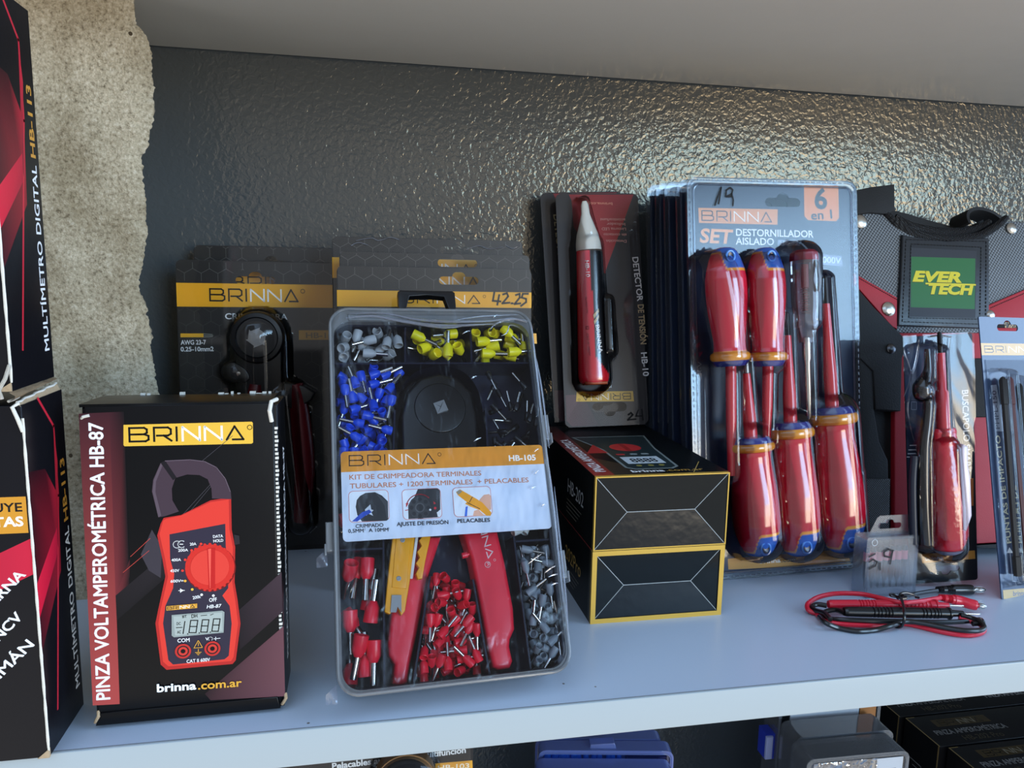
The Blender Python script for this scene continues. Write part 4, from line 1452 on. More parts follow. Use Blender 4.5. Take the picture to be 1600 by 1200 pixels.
F_('s', 'small red ferrule in the middle compartment between the two red handles', 'small red ferrules in the kit case', 62, [(671, 890), (738, 900), (764, 1054), (648, 1070)], 6.6 * S_, 2.5 * S_, 19 * S_, 21 * S_, REDF, 0.0035, 0.0200, 18, 0.75, hold=HR)
F_('d', 'small slate grey ferrule in the bottom right compartment of the clear kit case', 'small slate grey ferrules in the kit case', 66, [(806, 850), (866, 845), (890, 1020), (884, 1044), (832, 1050)], 6.2 * S_, 2.4 * S_, 18 * S_, 20 * S_, DGREYF, 0.0035, 0.0200, 19, 0.35, hold=HS)
F_('w', 'white ferrule peeking out under the right end of the kit label', 'white ferrules under the label', 4, [(778, 790), (860, 785), (868, 840), (802, 843)], 6.6 * S_, 3.0 * S_, 20 * S_, 18 * S_, WHTF, 0.0035, 0.0275, 20)
# the many more lying underneath them
REST = MB()
F_('b', 'rest blue', '', 60, [(523, 572), (636, 572), (628, 600), (616, 640), (612, 745), (528, 752)], 7.4 * S_, 3.2 * S_, 17 * S_, 22 * S_, BLUEF, 0.0110, 0.0280, 24, 0.3, rest=REST, hold=HB)
F_('s', 'rest red', '', 70, [(671, 890), (738, 900), (764, 1054), (648, 1070)], 6.6 * S_, 2.5 * S_, 19 * S_, 21 * S_, REDF, 0.0110, 0.0280, 28, 0.7, rest=REST, hold=HR)
F_('d', 'rest slate', '', 70, [(806, 850), (866, 845), (890, 1020), (884, 1044), (832, 1050)], 6.2 * S_, 2.4 * S_, 18 * S_, 20 * S_, DGREYF, 0.0110, 0.0280, 29, 0.35, rest=REST, hold=HS)
tag(REST.build('wire_ferrules', None, 40), 'deeper layer of blue, red and slate ferrules under the upper ones in the clear kit case', 'ferrules', None, 'stuff')
print('FERRULES', CNT)

# ------------------------------------------------------------------ hanging cards behind the kit
BLIS = clear('clear_blister', (250, 251, 252), 1.05, 0.06)
CARDBACK = (40, 38, 37)

def euro_slot(cx, cz, w, h):
    """hang hole: a flat slot with a round bump on top"""
    r = h / 2
    pts = [(cx - w / 2 + r * (1 + cos(a)), cz + r * sin(a)) for a in [pi * 3 / 2 - pi * k / 8 for k in range(9)]][::1]
    left = [(cx - w / 2 + r - r * sin(pi * k / 8), cz - r * cos(pi * k / 8)) for k in range(9)]
    right = [(cx + w / 2 - r + r * sin(pi * k / 8), cz + r * cos(pi * k / 8)) for k in range(9)]
    b = w * 0.17
    bump_ = [(cx - b * cos(pi * k / 8), cz + r + b * 0.75 * sin(pi * k / 8)) for k in range(9)]
    return left + bump_ + right

def hexes(A, x0, z0, x1, z1, s, col, w, hole=None):
    lns = []
    dx, dz = s * sqrt(3), s * 1.5
    j = 0
    z = z0 - s
    while z < z1 + s:
        x = x0 - s + (dx / 2 if j % 2 else 0)
        while x < x1 + s:
            p = [(x + s * cos(radians(90 + 60 * k)), z + s * sin(radians(90 + 60 * k))) for k in range(4)]
            for a, b in zip(p, p[1:]):
                for i in range(6):
                    c = [(a[0] + (b[0] - a[0]) * k / 6, a[1] + (b[1] - a[1]) * k / 6) for k in (i, i + 1)]
                    if all(x0 < q[0] < x1 and z0 < q[1] < z1 and not (hole and abs(q[0] - hole[0]) < hole[2] / 2 + .001 and abs(q[1] - hole[1] - .002) < .006) for q in c):
                        lns.append(c)
            x += dx
        z += dz
        j += 1
    A.lines_m(lns, w, col)

def crimper_card(F, W, H, slot, band, label, group, price=False, tool=None, logo_at=(0.2, 0.8), text=True, seed=1):
    t = thing('blister_card', label, 'blister pack', F.mat(), group)
    mb = MB()
    mb.prism(rrect(0, 0, W, H, 0.0045), 0.0, 0.0009, INK, CARDBACK, holes=[euro_slot(slot[0], slot[1], slot[2], slot[3])])
    A = Art(mb, F, F)
    top = slot[1] - slot[3] / 2 - 0.0005
    lnc = (92, 90, 87)
    hexes(A, 0.001, band[1] + 0.0005, W - 0.001, H - 0.001, 0.0074, lnc, 0.0004, slot)
    hexes(A, 0.001, H * .3, W * 0.28, band[0] - 0.001, 0.0074, (66, 64, 62), 0.0004)
    hexes(A, W * .8, H * .3, W - 0.001, band[0] - 0.001, 0.0074, (66, 64, 62), 0.0004)
    A.rect_m(0, band[0], W, band[1], (232, 170, 34))
    bh = band[1] - band[0]
    A.logo_m((W * logo_at[0], band[0] + bh * 0.26), (W * logo_at[1], band[0] + bh * 0.26), bh * 0.50, wk=0.13)
    return t, mb, A

def heights(shapes):
    """vacuum-formed height of a blister over capsules (x0, z0, r0, x1, z1, r1, h)"""
    pre = []
    for (x0, z0, r0, x1, z1, r1, h, e) in shapes:
        pre.append((x0, z0, r0, x1 - x0, z1 - z0, r1 - r0, h, e, max(1e-12, (x1 - x0) ** 2 + (z1 - z0) ** 2)))
    def f(x, z):
        m = 0.0
        for x0, z0, r0, dx, dz, dr, h, e, l2 in pre:
            t = ((x - x0) * dx + (z - z0) * dz) / l2
            t = 0.0 if t < 0 else 1.0 if t > 1 else t
            d = math.hypot(x - x0 - dx * t, z - z0 - dz * t)
            R = r0 + dr * t
            k = (R - d) / e
            if k > 0:
                k = 1.0 if k > 1 else k
                k = k * (2 - k) * sqrt(1.0 - 0.92 * (d / R) ** 2)
                if h * k > m:
                    m = h * k
        return m
    return f

def formed_sheet(mb, x0, z0, x1, z1, shapes, step, mat, base=-0.0008, r=0.0):
    f = heights(shapes)
    nx, nz = int((x1 - x0) / step), int((z1 - z0) / step)
    def out(u, v):
        if r <= 0:
            return False
        x, z = (x1 - x0) * u, (z1 - z0) * v
        ax, az = min(x, x1 - x0 - x), min(z, z1 - z0 - z)
        return ax < r and az < r and math.hypot(r - ax, r - az) > r
    mb.sheet(lambda u, v: (x0 + (x1 - x0) * u, base - f(x0 + (x1 - x0) * u, z0 + (z1 - z0) * v), z0 + (z1 - z0) * v), nx, nz, mat, skip=out)

# left pair -----------------------------------------------------
def left_cards():
    F = Frame((-0.2275, 0.2640, 0.0), 0.0, 0.045)
    a, b = F.at(274, 407), F.at(522, 409)
    W, H = b[0] - a[0], (a[1] + b[1]) / 2
    F.o = F.o + F.u * a[0]
    sl = F.at(399, 438)
    sw = F.at(430, 438)[0] - F.at(368, 438)[0]
    bz = F.at(399, 480)[1], F.at(399, 443.5)[1]
    t, mb, A = crimper_card(F, W, H, (sl[0], sl[1], sw, sw * 0.2), bz, 'front left card with yellow brand band and black crimper, behind the meter carton', 'cards behind on the left', logo_at=(0.205, 0.76))
    A.text('CRIMPADORA', (352, 498.5), (449, 499.5), 9, (232, 230, 228), 0.025)
    A.text('AWG 23-7', (282.5, 538.5), (322, 538), 7.2, (226, 226, 226), 0.012)
    A.text('0.25-10mm2', (282.5, 549), (334, 548.5), 7.2, (226, 226, 226), 0.008)
    A.area([(282, 521), (318, 521), (318, 527), (282, 527)], (224, 170, 44))
    A.lines([[(318, 521.4), (332, 522.6)], [(318, 526.6), (332, 526)], [(318, 524), (333, 524.4)]], 0.7, (150, 150, 140))
    A.area([(467, 516), (521, 516), (521, 531), (467, 531)], (190, 142, 44))
    A.text('HB-101', (478, 528), (526, 528), 8.5, (120, 96, 50), 0.02)
    mb.build('card', t)
    D = 0.024
    c = F.at(403, 527, -0.012)
    c2 = F.at(367, 581, -0.010)
    k = 0.000505
    mb = MB()                                        # ratchet crimper: round head, star die, trigger, handles
    mb.lathe((c[0], -0.003, c[1]), (0, -1, 0), [(0, 42 * k), (0.014, 42 * k), (0.0165, 39 * k), (0.0170, 33 * k), (0.0155, 31 * k), (0.0155, 0.001), (0.0155, 0)], BLACKP, seg=40)
    mb.prism(rrect(c[0] - 36 * k, c[1] - 0.072, c[0] + 38 * k, c[1], 0.006), -0.0145, -0.003, BLACKP, bevel=0.002)
    tool = mb.build('crimper', t)
    for i in range(6):
        m2 = MB()
        a0 = 0.2 + i * pi / 3
        m2.prism([(c[0], c[1]), (c[0] + 0.0086 * cos(a0), c[1] + 0.0086 * sin(a0)), (c[0] + 0.0070 * cos(a0 + pi / 3), c[1] + 0.0070 * sin(a0 + pi / 3))], -0.0188 - 0.0002 * (i % 2), -0.0156, DULLST)
        m2.build('jaw', tool)
    m2 = MB()
    m2.prism([(c2[0] + 0.010 * cos(q) * (1.25 if cos(q) > 0 else 1), c2[1] + 0.0085 * sin(q) - 0.004 * max(0, cos(q))) for q in [2 * pi * i / 28 for i in range(28)]], -0.015, -0.003, BLACKP, bevel=0.0015)
    m2.build('trigger', tool)
    m2 = MB()
    m2.lathe((c2[0] + 0.0035, -0.0149, c2[1] - 0.001), (0, -1, 0), [(0, .0018), (.0006, .0016), (.0008, 0)], STEEL, seg=14)
    m2.build('screw', tool)
    for pts, r0 in (([(462, 600), (470, 660), (476, 740), (470, 815)], .0075), ([(400, 600), (392, 690), (396, 800)], .0075)):
        m2 = MB()
        p = [F.at(x, y, -0.011) for x, y in pts]
        m2.tube(spline([(q[0], -0.0105, q[1]) for q in p], 6), lambda u: r0 * (0.8 + 0.35 * sin(pi * u)), solid('dark_red_grip', (96, 14, 24), 0.4), seg=14)
        m2.build('handle', tool)
    m2 = MB()
    p = [F.at(x, y, -0.011) for x, y in ((444, 597), (476, 602), (494, 612), (488, 624), (462, 640), (446, 634))]
    m2.prism(p[::-1], -0.016, -0.004, BLACKP, bevel=0.0015)
    m2.build('pivot', tool)
    mb = MB()
    hd = F.at(470, 815, -0.011)
    formed_sheet(mb, 0.001, 0.004, W - 0.001, H - 0.0005, [
        (c[0], c[1], 50 * k, c[0], c[1] - 0.06, 52 * k, 0.0205, 0.0022), (c[0], c[1], 31 * k, c[0], c[1], 30 * k, 0.0215, 0.004),
        (c2[0], c2[1], 0.0135, c2[0] + 0.004, c2[1] - 0.002, 0.0135, 0.0178, 0.002),
        (c[0] + 0.02, c[1] - 0.05, 0.018, hd[0], hd[1], 0.014, 0.0215, 0.003)], 0.0015, BLIS)
    mb.build('blister', t)
    # card behind it
    G = Frame((-0.2170, 0.2880, 0.0), 0.0, 0.045)
    a, b = G.at(302, 384), G.at(542, 387)
    G.o = G.o + G.u * a[0]
    W2, H2 = b[0] - a[0], (a[1] + b[1]) / 2
    s2 = G.at(424, 413)
    t, mb, A = crimper_card(G, W2, H2, (s2[0], s2[1], sw, sw * 0.2), (s2[1] - sw * .1 - 0.0215, s2[1] - sw * .1 - 0.0035), 'rear left card, its honeycomb top showing above the front left card', 'cards behind on the left', logo_at=(0.22, 0.80))
    A.text_m('CRIMPADORA', (W2 * .3, H2 - 0.062), (W2 * .7, H2 - 0.062), 0.0046, (232, 230, 228), 0.025)
    mb.build('card', t)
    mb = MB()
    formed_sheet(mb, 0.001, 0.004, W2 - 0.001, H2 - 0.0005, [(W2 / 2, H2 * .62, 0.026, W2 / 2, H2 * .25, 0.027, 0.009, 0.003)], 0.004, BLIS)
    mb.build('blister', t)
left_cards()

def right_cards():
    rows = [((526, 417.5), (830.5, 418), 0.1900, (717, 438.5), (455, 480), 'front card behind the kit, yellow band with a handwritten price', True),
            ((530, 395.5), (827.5, 396), 0.2160, (715, 411), None, 'middle card of three behind the kit, yellow showing only through its hole', False),
            ((518.5, 369), (816.5, 377), 0.2480, (718, 392), None, 'rearmost card of three behind the kit, only its torn-wrapped top showing', False)]
    for i, (tl, tr, yt, sc, bd, label, price) in enumerate(rows):
        F = Frame((-0.1, yt - 0.0195, 0.0), 0.0, 0.08)
        a, b = F.at(*tl), F.at(*tr)
        F.o = F.o + F.u * a[0]
        W, H = b[0] - a[0], (a[1] + b[1]) / 2
        s = F.at(*sc)
        sw = F.at(sc[0] + 31, sc[1])[0] - F.at(sc[0] - 31, sc[1])[0]
        if bd:
            band = (F.at(680, bd[1])[1], F.at(680, bd[0])[1])
        else:
            band = (s[1] - 0.0205 - sw * .1, s[1] - 0.0040 - sw * .1)
        t, mb, A = crimper_card(F, W, H, (s[0], s[1], sw, sw * 0.2), band, label, 'cards behind the kit', logo_at=(0.315, 0.725))
        if price:
            A.area([(827, 521), (838, 521), (839, 537), (828, 537)], (232, 170, 70))
            ink = (24, 22, 26)
            A.lines([[(773, 453), (770, 470), (782, 471)], [(780, 461), (777, 476)], [(786, 460), (792, 458), (794, 463), (785, 474), (796, 473)], [(799, 474), (801, 474)],
                     [(806, 461), (812, 459), (812, 465), (804, 475), (813, 474)], [(825, 459), (817, 459), (815, 465), (822, 467), (822, 472), (814, 478)]], 3.0, ink)
        else:
            A.text_m('CRIMPADORA', (W * .3, band[0] - 0.012), (W * .7, band[0] - 0.012), 0.005, (232, 230, 228), 0.02)
        mb.build('card', t)
        mb = MB()
        wk = WRAP if i == 2 else BLIS
        dome = [(W / 2, H * .55, 0.036, W / 2, H * .2, 0.036, 0.012, 0.003)]
        formed_sheet(mb, 0.0008, 0.003, W - 0.0008, H - 0.0004, dome, 0.003, BLIS)
        mb.build('blister', t)
        if i == 2:
            for pts in ([(556, 376), (580, 372), (592, 376), (610, 371), (624, 375)], [(548, 384), (560, 379), (575, 383)], [(728, 390), (748, 384), (764, 389), (786, 386)], [(790, 383), (800, 388), (808, 386)]):
                p = [F.at(x, y, -0.002) for x, y in pts]
                mb = MB()
                mb.tube(spline([(q[0], -0.0022 - 0.0004 * (j % 2), q[1]) for j, q in enumerate(p)], 5), 0.0003, clear('wrap_fold', (244, 246, 250), 3.0, 0.12, 0.20, (206, 212, 232)), seg=5)
                mb.build('torn_wrap', t)
right_cards()

# ------------------------------------------------------------------ voltage detectors on top of the cartons
WHITEP = solid('white_tip_plastic', (226, 224, 216), 0.4)

def detector(F, label, full=True):
    W, H = 0.0752, 0.2070
    t = thing('voltage_detector_pack', label, 'blister pack', F.mat(), 'voltage detector packs')
    mb = MB()
    sc = (0.0405, 0.0165)
    slot = [(2 * sc[0] - x, 2 * sc[1] - z) for x, z in euro_slot(sc[0], sc[1], 0.0315, 0.0082)]
    mb.prism(rrect(0, 0, W, H, 0.0055), 0.0, 0.0008, INK, (52, 48, 49), holes=[slot])
    A = Art(mb, F, F)
    A.area_m([(0.012, H - 0.001), (W - 0.004, H - 0.001), (W * 0.55, H - 0.072)], [(160, 46, 50), (168, 36, 40), (190, 56, 54)])
    A.area_m([(0.014, H - 0.001), (W * 0.55, H - 0.072), (W * .2, H - 0.03)], [(160, 46, 50), (190, 56, 54), (110, 40, 42)])
    A.area_m([(0.0015, 0.006), (0.0165, 0.0285), (0.0015, 0.0285)], (96, 66, 70))
    A.area_m([(0.0015, 0.006), (0.006, 0.001), (0.030, 0.001), (0.0165, 0.0285)], [(96, 60, 64), (96, 60, 64), (60, 50, 52), (72, 52, 56)])
    hw = MB()
    HW = Art(hw, F, F, printed('black_marker_ink', 0.55, 0.3), -0.0011)
    def T(body, a, b, h, col, bold=0.0):
        A.text(body, a, b, h, col, bold)
    if full:
        T('brinna.com', (957, 316.5), (915, 316), 4.2, (228, 150, 120), 0.02)
        for s, a, b in (('Detección', (979, 375), (947, 374.5)), ('sin contacto', (979, 365), (943, 364.5)), ('Linterna LED', (978, 356), (940, 355.5)), ('Indicador', (977, 348.5), (948, 348)), ('acústico/lumi', (977, 341.5), (938, 341))):
            T(s, a, b, 4.2, (210, 150, 140), 0.006)
        T('DETECTOR', (988, 402), (996, 471), 9.2, (236, 232, 230), 0.015)
        T('DE TENSIÓN', (996.5, 476), (1001, 538), 9.2, (196, 170, 130), 0.012)
        T('HB-10', (1001.5, 551), (1005, 588), 9.2, (236, 232, 230), 0.015)
        A.area([(901, 612), (989, 611), (990.5, 627), (900, 627.5)], (220, 178, 64))
        A.logo((985, 614.2), (909, 616), 9.2, (40, 30, 24), (250, 244, 230), 0.12)
        HW.lines([[(982, 648), (986, 645), (989, 648), (981, 656), (993, 655)], [(997, 641), (994, 650), (1004, 650)], [(1003, 640), (1005, 656)]], 2.4, (14, 13, 16))
    else:
        A.text_m('DETECTOR DE TENSIÓN HB-10', (0.011, H - 0.02), (0.017, H - 0.145), 0.0050, (190, 176, 140), 0.012)
    mb.build('card', t)
    if not full:
        mb = MB()
        formed_sheet(mb, 0.0, 0.0, W, H, [(W * .4, H - 0.02, 0.012, W * .45, 0.05, 0.014, 0.010, 0.002)], 0.003, BLIS)
        mb.build('blister', t)
        return t
    # the pen: oval body, half red half black, white nose
    D0 = -0.011
    p = [(913.0, 314), (913.2, 320), (914.0, 334), (916, 345), (918.5, 366), (920, 380), (920, 391)]
    w = [3.5, 6.0, 6.8, 10, 17, 19.5, 20]
    c = [F.at(x, y, D0) for x, y in p]
    k = 0.000566
    A_ = Vector((c[-1][0] - c[0][0], 0, c[-1][1] - c[0][1]))
    L = A_.length
    A_.normalize()
    P0 = Vector((c[0][0], D0, c[0][1]))
    prof = [(0, 0.0)] + [((Vector((q[0], D0, q[1])) - P0).dot(A_) + 0.0003, ww * k) for q, ww in zip(c, w)]
    pen = None
    mb = MB()
    mb.lathe(P0, A_, prof, WHITEP, seg=28, flat=0.62)
    b0, b1 = F.at(921, 393, D0), F.at(928, 599, D0)
    B = Vector((b1[0] - b0[0], 0, b1[1] - b0[1]))
    LB = B.length
    B.normalize()
    m2 = MB()
    red, blk = (214, 30, 48), (24, 24, 28)
    def cf(t_, a):
        s = sin(a + 0.25)
        lim = 0.14 + (0.12 if t_ > 0.035 else 0.0)
        if t_ > 0.80 * LB:
            lim = 0.34 + 5.0 * (t_ / LB - 0.80)
        return blk if (s > lim and t_ < 0.93 * LB) else red
    prof = [(0, 0.0), (0, 20 * k)] + [(LB * q, (20.5 + 4.0 * q) * k) for q in [i / 60 for i in range(1, 57)]] + [(LB * .955, 24 * k), (LB * .985, 22.5 * k), (LB, 20 * k), (LB, 0)]
    m2.lathe((b0[0], D0, b0[1]), B, prof, printed('glossy_pen_body', 0.22, 0.5, 0.4), seg=96, flat=0.5, colf=cf)
    pen = m2.build('detector_pen', t)
    AA = Art(m3 := MB(), F, F, None, D0 - 24 * k * 0.5 - 0.0004)
    AA.text('HB-10', (914, 407), (916, 433), 6.0, (250, 236, 236), 0.01)
    AA.text('BRINNA', (930.5, 508), (936, 552), 6.0, (240, 240, 240), 0.005)
    AA.area([(927, 492), (935, 482), (936, 487), (928, 498)], (206, 190, 150))
    AA.area([(928, 502), (935.5, 491), (936, 496), (929, 507)], (206, 190, 150))
    AA.text('90-1000 VAC', (914, 464), (917, 490), 2.4, (110, 14, 26), 0)
    AA.text('CAT III 1000V', (916, 521), (920, 556), 3.4, (110, 14, 26), 0)
    AA.lines([[(915.5, 510), (920, 510), (920, 514), (915.5, 514), (915.5, 510)]], 0.7, (110, 14, 26))
    m3.build('lettering', pen)
    mb.build('white_nose', pen)
    m4 = MB()
    p0, p1 = F.at(949, 470, D0), F.at(952, 547, D0)
    m4.prism([(p0[0] - .0012, p0[1]), (p0[0] + .0016, p0[1]), (p1[0] + .0020, p1[1] + .012), (p1[0] + .0022, p1[1]), (p1[0] - .0016, p1[1])][::-1], D0 - 0.004, D0 + 0.002, BLACKP, bevel=0.0008)
    m4.build('clip', pen)
    m5 = MB()
    m5.prism([(b1[0] - 0.009, b1[1] - 0.0012), (b1[0] + 0.011, b1[1] - 0.0012), (b1[0] + 0.011, b1[1] + 0.0016), (b1[0] - 0.009, b1[1] + 0.0016)], D0 - 0.006, D0 + 0.006, solid('orange_end_cap', (190, 90, 50), 0.5), bevel=0.0015)
    m5.build('end_cap', pen)
    mb = MB()
    e0, e1 = F.at(912, 312, -.011), F.at(930, 602, -.011)
    formed_sheet(mb, 0.0, 0.0, W, H, [(e0[0], e0[1] - .002, 0.007, e0[0] + .002, e0[1] - .03, 0.0125, 0.0188, 0.002), (b0[0], b0[1] + .006, 0.0150, b1[0] + .001, b1[1] + .006, 0.0180, 0.0210, 0.0022),
                                      (p0[0], p0[1], 0.008, p1[0], p1[1], 0.010, 0.0195, 0.002)], 0.0012, BLIS, r=0.0055)
    mb.build('blister', t)
    hw.build('handwriting', t)
    return t
detector(Frame((0.0929, 0.2456, 0.1058), -0.0571, 0.1925, 0.0321), 'front voltage detector pen pack standing upside down on the clamp meter cartons')
detector(Frame((0.0870, 0.2610, 0.1075), -0.0571, 0.1925, 0.0540), 'second voltage detector pack, only its left edge showing behind the front one', False)

# ------------------------------------------------------------------ insulated screwdriver sets
SET = Frame((0.1765, 0.1495, 0.0), 0.0089, 0.1403, 0.0162)
SW, SH = 0.1500, 0.3192
HANDLE = printed('glossy_two_tone_handle', 0.16, 0.5, 0.7, (90.0, 0.10, 0.0015))
SHAFTR = solid('red_insulated_shaft', (196, 34, 48), 0.25, coat=0.5)
CLEARH = clear('clear_tester_handle', (246, 244, 246), 2.2, 0.05, 0.16, (226, 220, 224))

def set_card(F, label, full):
    t = thing('screwdriver_set_pack', label, 'screwdriver set', F.mat(), 'insulated screwdriver set packs standing in a row')
    mb = MB()
    cx, cz = F.at(1207, 312)
    slot = euro_slot(0.0835, SH - 0.0183, 0.0315, 0.0072)
    ca = (46, 58, 84)
    mb.prism(rrect(0.0035, 0.0035, SW - 0.0035, SH - 0.0040, 0.006), 0.0006, 0.0016, INK, ca, holes=[slot])
    if full:
        A = Art(mb, F, F, None, 0.0006)
        def P(x, y):
            return (1000 + x / 3.4275, 250 + y / 3.4275)
        org = (226, 140, 58)
        A.area([P(878, 133), P(1062, 137), P(1066, 310), P(1050, 328), P(900, 322), P(880, 300)], org)
        A.text('6', P(935, 258), P(1003, 260), 30, (24, 24, 30), 0.03)
        A.text('en 1', P(917, 320), P(1030, 312), 13, (40, 36, 40), 0.015)
        A.area([P(312, 256), P(738, 264), P(736, 347), P(316, 337)], (222, 148, 84))
        A.logo(P(332, 323), P(704, 332), 14.5, (40, 34, 38), (240, 236, 230), 0.11, False)
        A.text('SET', P(318, 440), P(490, 447), 21, (236, 160, 96), 0.03, 0.12)
        A.text('DESTORNILLADOR', P(514, 405), P(930, 415), 10.5, (226, 228, 232), 0.02)
        A.text('AISLADO', P(512, 452), P(718, 456), 10.5, (226, 228, 232), 0.02)
        A.area([P(740, 428), P(836, 428), P(858, 460), P(736, 458)], (150, 160, 180))
        A.text('HB-65', P(750, 453), P(845, 454), 6, (222, 226, 234), 0.01)
        A.area([P(950, 502), P(1080, 515), P(1086, 570), P(956, 560)], (120, 134, 160))
        A.text('1000V', P(962, 548), P(1076, 556), 9, (200, 208, 224), 0.02)
        A.area([(1137, 873), (1322, 858), (1330, 881), (1138, 890)], (206, 150, 72))
        A.text('brinna', (1187, 880.5), (1219.5, 878.5), 6.5, (240, 236, 230), 0.012)
        A.text('.com.ar', (1221, 878.5), (1257, 876), 6.5, (70, 54, 40), 0.005)
        A.text('CR-V', P(330, 1180), P(330, 1080), 6, (120, 130, 150), 0)
    mb.build('card', t)
    return t

def rim(mb, W, H):
    for k in range(150):                                  # crimped dashes along the flange
        pass

def handle_profile(L, R):
    f = [(0, 0), (.004, .34), (.02, .52), (.05, .64), (.10, .76), (.18, .90), (.27, .985), (.36, 1), (.46, .985), (.58, .92), (.68, .84), (.78, .765), (.84, .76), (.875, .80),
         (.885, .90), (.90, .955), (.93, .955), (.945, .90), (.952, .86), (.975, .80), (.995, .72), (1.0, .45), (1.0, 0)]
    out = []
    for (t0, r0), (t1, r1) in zip(f, f[1:]):
        n = max(1, int((t1 - t0) * 90))
        for i in range(n):
            k = i / n
            out.append((L * (t0 + (t1 - t0) * k), R * (r0 + (r1 - r0) * k)))
    out.append((L, 0))
    return out

def screwdriver(t, F, butt, coll, tip, rpx, tip_kind, d):
    k = 0.00058
    B, Cc, T_ = F.at(butt[0], butt[1], d), F.at(coll[0], coll[1], d), F.at(tip[0], tip[1], d)
    P0, P1, P2 = Vector((B[0], d, B[1])), Vector((Cc[0], d, Cc[1])), Vector((T_[0], d, T_[1]))
    A = (P1 - P0)
    L = A.length
    A.normalize()
    R = rpx * k
    red, org, blu = (196, 16, 48), (222, 146, 42), (28, 84, 170)
    navy = (36, 44, 120)
    def cf(x, a):
        q = x / L
        s, c = sin(a + 0.5), cos(a + 0.5)
        if q > .945:
            return navy
        if q > .875:
            return org
        if c > -0.35:
            w = min(1.0, max(0.0, (s + 0.25) / 0.5))
            edge = 0.040 + 0.150 * w * w * (3 - 2 * w)
        else:
            edge = 0.03
        dd = q - edge
        return blu if dd < 0 else org if dd < 0.022 else red
    mb = MB()
    mb.lathe(P0, A, handle_profile(L, R), HANDLE, seg=88, colf=cf, flat=0.86,
             rad=lambda x, a: 1.0 - 0.035 * (0.5 + 0.5 * cos(5 * a + 1.2)) * max(0.0, 1 - abs(x / L - 0.5) / 0.33))
    drv = None
    h = mb.build('screwdriver', t, 40)
    mb = MB()                                             # hanging hole in the butt
    S = Vector((1, 0, 0))
    S = (S - A * S.dot(A)).normalized()
    Fv = Vector((0, -1, 0))
    rr = R * 0.74
    hc = P0 + A * (L * 0.088) - S * (rr * 0.06)
    yy = -rr * 0.86
    ring = [hc + Fv * (-yy + 0.0004) + (S * cos(q) + A * sin(q) * 1.2) * (R * 0.20) for q in [2 * pi * i / 24 for i in range(24)]]
    mb.tube(ring, 0.0009, solid('blue_hole_rim', (70, 130, 210), 0.2), seg=8, closed=True)
    mb.build('hole_rim', h)
    mb = MB()
    mb.lathe(hc + Fv * (-yy - 0.0004), Fv, [(0, R * .20), (0.0006, R * .19), (0.0003, R * .1), (0.0, 0)], solid('dark_blue_hole', (14, 30, 64), 0.25), seg=20)
    mb.build('hole', h)
    mb = MB()                                             # insulated shaft, then bare tip
    LT = (P2 - P1).length
    ax = (P2 - P1).normalized()
    rs = 0.0052 if rpx > 30 else 0.0042
    if tip_kind == 'hidden':
        mb.lathe(P1 - ax * .001, ax, [(0, 0), (0, rs), (LT * .55, rs * .95), (LT * .8, rs * .8), (LT, rs * .75), (LT, 0)], SHAFTR, seg=20)
        mb.build('shaft', h)
    else:
        mb.lathe(P1 - ax * .001, ax, [(0, 0), (0, rs), (LT * .25, rs * .98), (LT * .55, rs * .7), (LT * .80, rs * .55), (LT * .80, 0)], SHAFTR, seg=20)
        mb.build('shaft', h)
        m2 = MB()
        mt = solid('black_steel_tip', (30, 28, 30), 0.35, 0.6) if tip_kind == 'black' else DULLST
        m2.lathe(P1 + ax * (LT * .79), ax, [(0, rs * .42), (LT * .12, rs * .44), (LT * .2, rs * .40), (LT * .215, rs * .2), (LT * .215, 0)], mt, seg=16)
        m2.build('tip', h)
    return h

